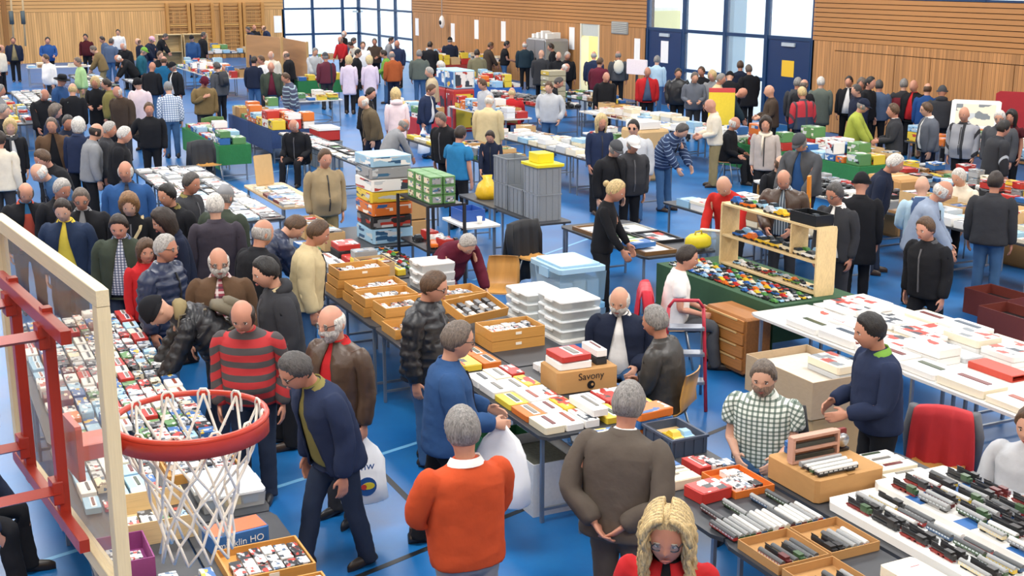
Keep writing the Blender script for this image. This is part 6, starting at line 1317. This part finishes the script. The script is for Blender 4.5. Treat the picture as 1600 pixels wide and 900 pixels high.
t = thing('steel_shelf', 'black steel shelf holding green boxes and toy cars', 'shelf', (5.86, 14.33, 0), 0)
for z in (.35, .86, 1.42): box('shelf_board', (.46, 1.0, .03), (0, 0, z), M_dleg, t)
for sx in (-1, 1):
    for sy in (-1, 1): box('post', (.035, .035, 1.45), (sx*.24, sy*.5, 0), M_dleg, t)
for k in range(3):
    for q in range(3):
        for j in range(2): 
            t = thing('window_carton', 'small green window carton stacked on the black steel shelf', 'carton', (5.76+j*.17, 14.0+k*.26, 1.4515+q*.112), 0, 'green window cartons on the steel shelf'); box('carton', (.16, .24, .11), (0, 0, 0), hm('green'), t); box('window', (.003, .16, .07), (-.0815, 0, .02), PR['cream'], t, r=False); box('window', (.11, .003, .07), (0, -.1215, .02), PR['grey'], t, r=False)
fill(5.64, 6.09, 13.88, 14.78, .89, 'toys', 'the black steel shelf', gap=.02, seed=5, jit=.2)
# ---------------------------------------------------------------- third row: white boxes, toy shelf, frames
PC1 = 'the long white model table'; PC3 = 'the frame table'
EXCL.append((8.33, 8.57, 7.32, 7.88))
tables(7.72, 9.32, 5.9, 10.25, 'the white model boxes', 'white', 2); fill(7.74, 9.3, 5.95, 10.2, .75, 'white', PC1, gap=.012, skip=.02, seed=2, jit=.02)
t = thing('red_crate', 'red slatted plastic crate on the long white table', 'crate', (8.45, 7.6, .7515), .0); [box('slat', (.2, .5, .01), (0, 0, z), mat('#c2402e', .45), t) for z in (0, .05)]; [box('slat_side', (.01, .5, .06), (s*.1, 0, 0), mat('#c2402e', .45), t) for s in (-1, 1)]
tables(8.1, 9.2, 10.3, 12.6, 'the toy shelf', 'wood', skirt=('dark green', mat('#33553a', .9)))
t = thing('toy_shelf', 'pale pine shelf crowded with toy vehicles', 'shelf', (8.86, 11.3, .756), 0); pine = wood('#e0c592', .5, 'Y', 18, .88)
for sy in (-.86, .9): box('side_panel', (.26, .03, .76), (0, sy, 0), pine, t)
for z in (.02, .36, .73): box('shelf_board', (.26, 1.73, .025), (0, .02, z), pine, t)
box('divider', (.24, .022, .34), (0, -.4, .386), pine, t)
fill(8.74, 8.98, 10.5, 12.15, 1.142, 'toys', 'the middle board of the pine shelf', gap=.012, skip=.04, seed=7, jit=.04); fill(8.75, 8.98, 11.05, 12.15, 1.512, 'toys', 'the top board of the pine shelf', gap=.012, seed=8, jit=.04)
t = open_box('black_crate', 'black crate of white toys on top of the pine shelf', 'crate', (8.87, 10.72, 1.512), (.24, .44, .12), M_black); fill(8.77, 8.97, 10.52, 10.92, 1.524, 'toys', 'the black crate on the pine shelf', seed=2, jit=0, skip=0)
fill(8.14, 8.7, 10.35, 12.55, .756, 'cars', 'the green cloth before the pine shelf', gap=.022, skip=.08, seed=9, jit=.3); fill(8.76, 8.98, 10.5, 12.15, .802, 'cars', 'the lowest board of the pine shelf', gap=.03, skip=.2, seed=10, jit=.2)
t = thing('drawer_cabinet', 'low wooden cabinet of flat drawers under the toy table', 'cabinet', (7.9, 10.66, 0), 0); dw_ = wood('#a86c32', .45, 'Y', 20, .75); box('carcass', (.34, .74, .62), (0, 0, .04), dw_, t)
for k in range(4): q = box('drawer', (.02, .7, .125), (-.18, 0, .09+k*.14), wood('#b97a3c', .45, 'Y', 20, .75), t); box('pull', (.012, .5, .02), (-.196, 0, .2+k*.14), wood('#e0b878', .4, 'Y'), t)
tables(8.12, 9.22, 12.9, 15.2, 'the display frames', 'dark'); fill(8.14, 9.2, 12.95, 15.15, .75, 'frames', PC3, gap=.02, skip=.05, seed=4, jit=.03)
for k in range(3): g_model_box(8.3, 13.0-.0+.12*k+.35, .806 if k < 1 else .806, .34, .3, .06, 'blue', PC3, .1) if k == 0 else None
tables(7.9, 8.48, 15.4, 18.2, 'the grey crates', 'dark')
euro_crate((8.19, 15.8, .7515), (.36, .46, .38), 'grey ribbed crate, lower one below the yellow lid'); euro_crate((8.19, 15.8, 1.133), (.36, .46, .38), 'grey ribbed crate, upper one below the yellow lid')
t = thing('yellow_lid_box', 'yellow box on a yellow lid atop the grey crates', 'box', (8.19, 15.8, 1.516)); box('lid', (.44, .54, .04), (0, 0, 0), mat('#e3d21f', .5), t); box('box_body', (.26, .3, .14), (0, .04, .04), mat('#e8d62a', .5), t)
for k, (x, y) in enumerate(((8.19, 16.31), (8.19, 16.82))):
    for q in range(k+1): euro_crate((x, y, .7515+.383*q), (.36, .46, .38), 'grey ribbed crate in the stacks by the blue polo shirt', '#858c93', 0, 'grey crates by the blue polo shirt')
# seller's space between rows ---------------------------------------
lidded_box((6.95, 12.75, 0), (.62, .78, .44), 'large blue-lidded tub, lower one behind the sellers', tint='#a8cde4', lid='#7fb6d8', alpha=.36, contents=('#d8d2c4', '#b9c4cc', '#e6e2da')); lidded_box((6.95, 12.75, .444), (.62, .78, .44), 'large blue-lidded tub, upper one behind the sellers', tint='#a8cde4', lid='#a8cfe6', alpha=.36, contents=('#d8d2c4', '#b9c4cc', '#e6e2da'))
shell_chair((6.9, 6.72, 0), 2.2, 'light wooden shell chair with a red jacket on its back'); draped_coat((7.09, 6.86, 0), 2.2-math.pi, 'red and grey jacket hung over the light wooden chair', '#b3252c', .86, .5, .5, extra='#5b5d62')
shell_chair((5.35+1.0, 13.3, 0), 2.6, 'empty wooden shell chair near the maroon sweater')
# step ladder
t = thing('step_ladder', 'grey and red folding step ladder behind the sellers', 'ladder', (6.75, 9.95, 0), -.5); lg = mat('#8a93a0', .3, .6); lr = mat('#b5283c', .4)
for s in (-1, 1): tube('front_rail', [(s*.2, -.25, 0), (s*.18, 0, .8), (s*.17, .02, .98)], .018, lr, t, 8); tube('rear_rail', [(s*.2, .28, 0), (s*.17, .02, .8)], .016, lg, t, 8)
tube('top_hoop', [(-.17, .02, .98), (-.12, .03, 1.05), (.12, .03, 1.05), (.17, .02, .98)], .018, lr, t, 8)
for z, y in ((.27, -.16), (.53, -.08), (.77, 0)): box('step', (.36, .16, .03), (0, y, z), lg, t)
# cartons near the long white table
t = open_box('open_carton', 'big grey-brown carton of white goods beside the long white table', 'carton', (7.15, 8.55, .42), (.7, .95, .34), mat('#b9a284', .85)); fill(6.84, 7.46, 8.12, 8.98, .7, 'white', 'the big grey-brown carton', seed=4, jit=0)
box('filler', (.67, .92, .27), (0, 0, .009), mat('#cfc6b6', .8), t)
t = thing('carton', 'closed brown carton under the big open carton', 'carton', (7.15, 8.55, 0)); box('carton', (.66, .9, .415), (0, 0, 0), M_card2, t); box('tape', (.05, .902, .002), (0, 0, .415), mat('#a8885c', .4), t, r=False)
# floor goods under the second row
t = open_box('green_crate', 'green crate of scale scenery under the yellow box table', 'crate', (4.42, 9.15, 0), (.42, .5, .3), mat('#2f7048', .6)); box('filler', (.39, .47, .22), (0, 0, .01), mat('#5f6a50', .9, 0, .35, 20), t)
t = open_box('scenery_carton', 'white and blue printed carton of scenery under the boxed locomotives', 'carton', (4.4, 8.5, 0), (.46, .66, .44), mat('#dfe3e6', .6)); box('blue_band', (.003, .5, .09), (-.2315, 0, .26), mat('#2a5590', .5), t, r=False); tube('round_print', [(-.2305, .12, .12), (-.234, .12, .12)], .07, mat('#b9bfc4', .5), t, 16, smooth=False); box('filler', (.43, .63, .36), (0, 0, .01), mat('#6f7064', .9, 0, .4, 18), t)
t = open_box('blue_bin', 'blue open bin of rolling stock under the model trains', 'bin', (4.62, 5.3, 0), (.4, .64, .4), mat('#24619c', .5)); fill(4.45, 4.79, 5.02, 5.58, .3, 'rolling', 'the blue floor bin', seed=3, jit=0); box('filler', (.36, .6, .28), (0, 0, .01), mat('#3c3f44', .8), t)

# ---------------------------------------------------------------- further rows: (x0, x1, y0, y1, style, phrase, top, cols, cloth)
EXCL += [(15.42, 15.98, 29.42, 29.98), (5.1, 5.7, 20.25, 20.58), (11.0, 11.4, 13.4, 13.8)]
ROWS = [
 (10.45, 12.0, 13.0, 16.2, 'paper', 'the print table behind the toy shelf', 'dark', 2, None), (12.95, 14.15, 9.6, 14.6, 'paper', 'the boxed print table by the turned-back visitor', 'dark', 1, None), (15.25, 16.4, 12.6, 17.0, 'mixed', 'the carton table by the panelled jacket', 'dark', 1, None),
 (12.95, 14.15, 14.7, 17.3, 'camera', 'the camera table', 'white', 1, None), (15.6, 16.75, 17.6, 22.0, 'bright', 'the toy table by the yellow-green sweater', 'dark', 1, ('green', M_green)), (19.0, 20.0, 14.2, 20.2, 'bright', 'the red display table', 'dark', 1, None),
 (11.6, 12.75, 19.2, 25.2, 'paper', 'the leaflet table in the hall centre', 'dark', 1, None), (15.7, 16.9, 22.4, 28.4, 'paper', 'the paper goods table near the tall windows', 'white', 1, None), (13.6, 14.3, 22.9, 24.4, 'mixed', 'the carton table of the bald seller', 'white', 1, None),
 (7.5, 8.15, 19.3, 27.2, 'mags', 'the long table of prints', 'dark', 1, None), (3.7, 4.9, 17.4, 23.2, 'mags', 'the magazine table', 'dark', 1, None), (5.05, 5.75, 18.2, 20.6, 'paper', 'the small table of white papers', 'wood', 1, None),
 (9.7, 10.45, 20.6, 25.2, 'mixed', 'the model table by the beige coat', 'dark', 1, None), (13.2, 13.95, 27.4, 31.0, 'bright', 'the red and blue toy carton table', 'white', 1, None), (15.2, 16.2, 29.0, 33.6, 'camera', 'the dark goods table', 'dark', 1, None), (17.2, 18.2, 29.5, 32.4, 'mixed', 'the stall by the lit doorway', 'dark', 1, None),
 (21.4, 22.3, 46.0, 53.0, 'mixed', 'the wall stall below the notices', 'wood', 1, None), (16.6, 17.5, 35.2, 38.4, 'bright', 'the blue goods stall', 'white', 1, ('blue', mat('#2a5fa8', .9))), (11.9, 13.4, 40.3, 41.1, 'bright', 'the green cloth table', 'dark', 1, ('green', M_green)),
 (7.5, 8.6, 27.6, 31.6, 'bright', 'the red crate table', 'dark', 1, ('blue', M_bluecloth)), (5.85, 6.5, 25.6, 29.2, 'bright', 'the small table by the checked shirt', 'dark', 1, ('green', M_green)), (2.2, 2.95, 31.4, 39.0, 'mixed', 'the stall below the gym ropes', 'dark', 1, None),
 (3.1, 4.1, 34.6, 40.6, 'mags', 'the cluttered stall by the black hat', 'dark', 1, None), (6.9, 7.6, 41.2, 44.0, 'mags', 'the browsers\' table before the timber wall', 'dark', 1, None),
 (5.5, 6.4, 41.0, 46.6, 'mags', 'the stalls before the timber wall', 'dark', 1, None), (9.7, 10.9, 42.6, 49.4, 'bright', 'the book stall before the climbing bars', 'white', 1, None), (4.6, 7.0, 50.6, 51.4, 'paper', 'the white far table', 'white', 1, None), (12.6, 15.0, 56.4, 57.4, 'bright', 'the stall below the climbing bars', 'dark', 1, None),
 (15.2, 17.0, 50.4, 51.3, 'mixed', 'the stall before the corner glazing', 'white', 1, None), (10.0, 11.3, 33.9, 34.9, 'mixed', 'the small stall beside the court circle', 'white', 1, None), (18.2, 20.6, 45.2, 46.0, 'bright', 'the red stall below the loudspeaker', 'dark', 1, ('red', mat('#9c3b34', .9))),
 (11.3, 12.2, 28.4, 30.4, 'bright', 'the yellow and red bag stall', 'white', 1, ('red', mat('#b5303a', .9))), (.6, 1.5, 24.5, 30.5, 'mixed', 'the stall beside the scarf wearer', 'dark', 1, None),
]
for k, (x0, x1, y0, y1, stl, ph, top, cols, cl) in enumerate(ROWS):
    al = 'y' if (y1-y0) >= (x1-x0) else 'x'
    tables(x0, x1, y0, y1, 'the goods of '+ph[4:] if False else 'goods at '+ph, top, cols, .75, cl, al)
    fill(x0, x1, y0, y1, .756 if cl else .75, 'far' if stl == 'mixed' else stl, ph, gap=.03 if y0 < 30 else .05, skip=.04, seed=k+50)
# particular things of the further rows ------------------------------
def carton(x, y, z, w, l, h, label, m=None, rz=0.0):
    t = thing('carton', label, 'carton', (x, y, z), rz); box('carton', (w, l, h), (0, 0, 0), m or M_card, t); box('tape', (w+.002, .06, .002), (0, 0, h), mat('#d9c7a0', .4), t, r=False); return t
p = at(985, 240, .0)
carton(13.95, 22.3, 0, .7, .8, 1.05, 'tall tan carton stacked beside the sunglasses wearer', M_card2); carton(13.9, 22.3, 1.054, .5, .6, .16, 'pale file box on the tall tan carton', hm('white'))
for x, y, z, w, l, h, lb in ((16.9, 14.0, 0, .6, .8, .9, 'brown taped carton beside the carton table'), (14.6, 15.6, 0, .55, .8, .95, 'tan carton between the print and carton tables'), (14.7, 13.0, 0, .5, .7, .8, 'low tan carton between the right-hand tables')): carton(x, y, z, w, l, h, lb)
for k in range(3): carton(7.2+.02*k, 18.6, .36*k, .5, .5, .35, 'plain carton, %s in the pile beside the blue polo shirt' % ('lowest', 'middle', 'highest')[k], M_card)
t = thing('upright_board', 'plain tan card standing upright on the small table of white papers', 'card', (5.4, 20.42, .7515), .3); box('card', (.34, .02, .5), (0, 0, 0), M_card2, t, rot=(-.12, 0, 0)); box('card_foot', (.12, .1, .015), (0, .05, 0), M_card2, t)
q = at(1175, 322, .8); t = thing('spirit_level', 'long orange level leaning beside the scarlet sweater', 'tool', (11.2, 13.6, .76), .6); box('bar', (.09, .04, .72), (0, 0, 0), mat('#e08a2a', .5), t, rot=(0, -.12, 0)); box('vial', (.04, .044, .06), (-.04, 0, .34), mat('#d8e04a', .3), t, rot=(0, -.12, 0))
t = thing('yellow_case', 'yellow moulded case on the frame table', 'case', (8.95, 12.98, .80), .2); obj('shell', mesh_from('shell', *rings_geo([(0, .16, .12, 0), (.04, .18, .14, 0), (.12, .17, .13, 0), (.16, .12, .09, 0)], 18), smooth=True), mat('#d6c21c', .5), t); tube('handle', [(-.06, 0, .15), (-.05, 0, .2), (.05, 0, .2), (.06, 0, .15)], .012, mat('#b8a514', .5), t, 8)
t = thing('yellow_bag', 'yellow plastic bag slumped behind the grey crates', 'bag', (8.19, 17.65, .7515)); obj('bag_film', mesh_from('bag_film', *rings_geo([(0, .17, .16, 0), (.08, .2, .19, 0), (.22, .15, .14, .01), (.3, .07, .05, .02), (.36, .09, .02, .02)], 18), smooth=True), mat('#e6b81e', .4, bump=.5), t)
# stacked drawers, toy cartons
for k in range(7):
    t = thing('plastic_drawer_box', 'clear plastic drawer box stacked on the dark goods table', 'drawer box', (15.7, 29.7, .7515+.135*k), 0, 'plastic drawer boxes on the dark goods table'); box('shell', (.5, .5, .13), (0, 0, 0), mat('#a9a48c', .4), t); box('drawer_front', (.012, .44, .09), (-.256, 0, .02), mat(('#c9b24a', '#8d8f6a', '#b7b7a0')[k % 3], .4), t); box('pull', (.02, .12, .02), (-.27, 0, .05), M_white, t)
for k, (c, y, h) in enumerate((('red', 30.9, .42), ('red', 31.75, .42))):
    t = thing('toy_carton', 'big red toy carton %s' % ('under the blue and white cartons', 'next to the blue and white cartons')[k], 'carton', (13.8, 31.5+.62*k, 0), 0); box('carton', (.6, .58, 1.15), (0, 0, 0), hm('red'), t); box('picture_side', (.004, .5, .9), (-.303, 0, .12), PR['red'], t, r=False); box('picture_end', (.5, .004, .9), (0, -.293, .12), PR['yellow'], t, r=False)
for k in range(2):
    t = thing('toy_carton', 'blue and white toy carton on top of the red cartons, %s' % ('beside the wider gap', 'set further back')[k], 'carton', (13.8, 31.5+.62*k, 1.153), 0); box('carton', (.62, .6, .5), (0, 0, 0), hm('pale blue'), t); box('picture_side', (.004, .54, .42), (-.313, 0, .04), PR['blue'], t, r=False); box('picture_end', (.54, .004, .42), (0, -.303, .04), PR['white'], t, r=False)
# red crates with grey boxes by the red crate table
for k in range(2): euro_crate((8.5, 26.9, .0+.3*k), (.55, .8, .29), 'grey wire-patterned crate, %s one before the red crate table' % ('lower', 'upper')[k], '#9aa0a2')
t = thing('red_picnic_box', 'red and white cool box on the grey crates', 'cool box', (8.5, 26.9, .604)); box('tub', (.5, .7, .22), (0, 0, 0), hm('red'), t); box('lid', (.52, .72, .06), (0, 0, .22), M_white, t)
# drawing board and red display
t = thing('drawing_board', 'white drawing board propped up near the timber wall', 'board', (20.6, 19.8, 0), .65); box('board', (.03, 1.0, .62), (-.06, 0, .95), M_white, t, rot=(0, .25, 0)); box('sketch', (.004, .8, .45), (-.055, 0, 1.03), PR['ivory'], t, r=False, rot=(0, .25, 0)); [box('leg', (.03, .03, 1.4), (.1, s*.3, 0), wood('#b98a50', .5, 'Z'), t) for s in (-1, 1)]
t = thing('display_screen', 'red upright display panel behind the maroon T-shirt', 'display', (21.9, 19.3, 0), .5); box('panel', (.05, 1.8, 1.2), (0, 0, .5), mat('#a8232c', .7), t); [box('foot', (.4, .06, .5), (0, s*.7, 0), M_dleg, t) for s in (-1, 1)]
t = thing('sign_board', 'white and pink sign board before the blue door', 'sign', (20.3, 33.0, 0), .3); box('board', (.05, .8, .45), (0, 0, 1.2), mat('#f0e4e6', .6), t); box('stand', (.05, .06, 1.2), (0, 0, 0), M_dleg, t); box('base', (.4, .5, .03), (0, 0, 0), M_dleg, t)
t = thing('yellow_sign', 'yellow and white poster stand by the bald seller', 'sign', (17.2, 24.2, 0), .95); box('poster', (.04, .6, .8), (0, 0, .75), mat('#ecd23a', .6), t); box('heading', (.044, .6, .1), (0, 0, 1.5), mat('#d24a4a', .6), t); box('stand', (.05, .06, .75), (0, 0, 0), M_dleg, t); box('base', (.4, .5, .03), (0, 0, 0), M_dleg, t)
for k in range(2):
    t = thing('display_crate', 'pale timber display crate %s before the climbing bars' % ('holding a green item', 'with an empty face')[k], 'crate', (11.35+1.15*k, 58.4, .0)); pw = wood('#d6bd8c', .55, 'X')
    box('back', (1.05, .04, 1.5), (0, .3, 0), pw, t); [box('side', (.04, .6, 1.5), (s*.52, 0, 0), pw, t) for s in (-1, 1)]; box('top', (1.08, .62, .04), (0, 0, 1.5), pw, t); box('ledge', (1.0, .56, .03), (0, 0, .75), pw, t)
# coats on chairs further back
for (px, py, lb, hx, d) in ((328, 292, 'dark coat hung over a chair by the magazine table', '#2e3034', 0), (345, 245, 'green coat hung over a chair by the red crates', '#4a6b35', 0), (838, 452, 'long black coat hung beside the white folding table', '#232427', 0), (335, 310, None, None, 0)):
    if lb is None: continue
    q = at(px, py, 0); shell_chair((q.x, q.y, 0), math.radians(200), 'wooden shell chair beneath the '+lb.split(' hung')[0]); draped_coat((q.x+.08*0-.1, q.y+.22, 0), math.radians(200), lb, hx, .9, .55, .72)
tables(6.9, 7.46, 15.6, 16.5, 'the blue basket', 'white'); t = open_box('blue_basket', 'blue plastic basket on the small white table', 'basket', (7.2, 16.2, .7515), (.34, .44, .16), mat('#2a56a5', .5)); 
t = thing('white_cup', 'white paper cup on the small white table', 'cup', (7.2, 15.8, .7515)); tube('cup_wall', [(0, 0, 0), (0, 0, .1)], [.03, .04], M_white, t, 14); tube('cup_rim', [(.04*math.cos(a), .04*math.sin(a), .1) for a in [2*math.pi*i/16 for i in range(17)]], .003, M_white, t, 5)
# dark red floor crates by the right-hand visitor
for k, (px, py) in enumerate(((1560, 470), (1585, 500))):
    q = at(px, py, .2); t = open_box('floor_crate', 'brown-red floor crate of dark goods, %s the jeans' % ('closer to', 'further from')[k], 'crate', (q.x, q.y+.3*k*0, 0), (.45, .7, .32), mat('#6e2f26', .6)); box('filler', (.42, .66, .2), (0, 0, .01), M_black, t)
# grey cushions, chairs for seated people ---------------------------------------------------------------- the visitors
RECTS += [(8.7, 9.0, 10.4, 12.3, 1.6), (7.7, 8.06, 10.5, 11.6, .7), (5.6, 6.12, 13.8, 14.87, 1.5), (6.6, 7.3, 12.3, 13.2, .9), (6.8, 7.5, 8.05, 9.05, .8), (7.9, 8.5, 15.4, 18.2, 1.6), (13.6, 14.3, 21.9, 22.7, 1.1), (14.3, 14.9, 15.2, 16.0, 1.0), (13.5, 14.1, 31.2, 32.5, 1.6), (7.7, 8.08, 10.25, 11.05, .7), (6.9, 7.5, 18.3, 18.9, 1.1), (21.3, 22.5, 41.1, 42.9, 1.9)]
PREP = [prep(ln, i) for i, ln in enumerate(PEOPLE)]
settle(PREP, RECTS)
INFO = [person(q) for q in PREP]
def carrier(hand, label, drop=.5, w=.36, rz=0.0, logo=True, under=False):
    t = thing('carrier_bag', label, 'bag', (hand.x, hand.y, hand.z-drop), rz); wm = mat('#eef0f2', .45, 0, .04, 6, .4); V, Fc = [], []; n = 20
    prof = [(0, .9, .16), (.03, 1, .2), (.3, 1.0, .17), (.62, .9, .11), (.82, .62, .05), (.93, .3, .03), (1.0, .16, .025)]
    for s, a, d in prof:
        for k in range(n):
            q = 2*math.pi*k/n; f = 1+.06*math.sin(q*5+s*7); V.append((w/2*a*math.copysign(abs(math.cos(q))**.6, math.cos(q))*f, d/2*math.sin(q)*f, s*drop))
    for i in range(len(prof)-1):
        for k in range(n): Fc.append((i*n+k, i*n+(k+1) % n, (i+1)*n+(k+1) % n, (i+1)*n+k))
    Fc.append(tuple(range(n-1, -1, -1))); obj('bag_film', mesh_from('bag_film', V, Fc, smooth=True), wm, t)
    if logo:
        bl = mat('#1f4f8f', .5)
        for s in (-1, 1):
            y = s*.104; tube('logo_disc', [(0, y, drop*.3), (0, y+s*.004, drop*.3)], [(.075, .075), (.075, .075)], bl, t, 20, smooth=False); tube('logo_leaf', [(-.01, y+s*.004, drop*.31), (-.01, y+s*.007, drop*.31)], [(.05, .028), (.05, .028)], mat('#d9c62f', .5), t, 14, smooth=False); tube('logo_dot', [(.025, y+s*.004, drop*.3), (.025, y+s*.008, drop*.3)], .022, mat('#c0392b', .5), t, 12, smooth=False)
            text_mesh('mw', .09, bl, t, (0, s*.088, drop*.6), (math.pi/2, 0, 0 if s < 0 else math.pi))
def rucksack(I, label, hexc, size=(.3, .17, .42), cat='bag', name='rucksack', round_=False, y=-.235, z=1.08):
    t = empty(name); tag(t, label, cat); m = mat(hexc, .75, bump=.3)
    if round_: obj('bag_body', mesh_from('bag_body', *ball_geo((0, y, z+.2), (.17, .1, .23), 16, 10), smooth=True), m, t)
    else:
        obj('bag_body', mesh_from('bag_body', *rings_geo([(z, size[0]*.42, size[1]*.4, y), (z+.03, size[0]/2, size[1]/2, y), (z+size[2]*.7, size[0]/2, size[1]*.48, y), (z+size[2], size[0]*.36, size[1]*.3, y+.02)], 20), smooth=True), m, t)
        obj('pocket', mesh_from('pocket', *rings_geo([(z+.04, size[0]*.32, .05, y-size[1]*.45), (z+.2, size[0]*.34, .05, y-size[1]*.45), (z+.24, size[0]*.28, .03, y-size[1]*.42)], 14), smooth=True), m, t)
    for s in (-1, 1): obj('strap', mesh_from('strap', *tube_geo([(s*.1, y+.06, z+.36), (s*.125, -.04, 1.475), (s*.13, .1, 1.42), (s*.13, .15, 1.28), (s*.17, .08, 1.14), (s*.15, y+.08, z+.06)], [(.006, .024)]*6, 6), smooth=True), m, t)
    t.matrix_world = I['chest']; return t
for I in INFO:
    ex = I['extra']; wr = 'worn by the '+I['lab'][10:].split(',')[0]
    if 'wbag' in ex: carrier(I['handR'], 'white carrier bag with a blue round logo in the walker\'s hand', .62, .42, I['rz']+1.2)
    if 'wbag2' in ex: carrier(I['handL'], 'white carrier bag with round logo beside the brown leather jacket', .52, .36, I['rz']+.9)
    if 'wbag3' in ex: carrier(I['handR'], 'plain white sack hanging from the navy blazer wearer\'s hand', .6, .4, I['rz'], False)
    if 'backpack' in ex: rucksack(I, 'dark rucksack '+wr, '#2c2e33')
    if 'backpackblue' in ex: rucksack(I, 'blue rucksack '+wr, '#2f4a72')
    if 'bagcream' in ex: rucksack(I, 'round cream bag '+wr, '#ddd6c2', round_=True)
    if 'satchel' in ex: rucksack(I, 'khaki canvas bag slung on the bending black quilted jacket', '#6b6350', (.28, .13, .32), y=-.24, z=.92)
    if 'shoulderbag' in ex:
        t = thing('shoulder_bag', 'black and white patterned shoulder bag at the red and blue jacket', 'bag', tuple(I['handR']+Vector((0, 0, -.28))), I['rz']); box('bag_body', (.3, .1, .26), (0, 0, 0), PR['black'], t); box('flap', (.3, .012, .16), (0, -.056, .1), hm('white'), t)
    if 'sit' in ex:
        Rz = Matrix.Rotation(I['rz'], 3, 'Z'); bk = I['loc']+Rz@Vector((0, -.30, 0))
        if 'red quilted waistcoat' in I['phrase']: draped_coat((bk.x, bk.y, 0), I['rz'], 'red quilted waistcoat hung over a chair back', '#c22336', .88, .52, .62, True, 'quilted_waistcoat')
        if 'behind the model train table' in I['phrase']: draped_coat((bk.x, bk.y, 0), I['rz'], 'black coat hung over the chair behind the model trains', '#222326', .86, .5, .6)
        shell_chair((I['loc'].x, I['loc'].y-.0, 0), I['rz'], 'wooden shell chair beneath the '+I['lab'][10:].split(',')[0]+' '+' '.join(I['phrase'].split()[-4:]))
# framed display held by the person in the scarlet sweater
I = [q for q in INFO if 'clear display frame' in q['lab']][0]; hR, hL = I['handR'], I['handL']; c = (hR+hL)/2
t = thing('held_frame', 'clear framed pane held by the scarlet sweater', 'frame', tuple(c+Vector((0, 0, -.2))), math.atan2(hL.y-hR.y, hL.x-hR.x)); wd = (hL-hR).length+.04
for s in (-1, 1): box('frame_bar', (.025, .03, .4), (s*wd/2, 0, 0), M_white, t); box('frame_rail', (wd, .03, .025), (0, 0, .19+s*.19), M_white, t)
box('pane', (wd, .008, .36), (0, 0, .02), clear('#cfe0ea', .3, .05), t, r=False)
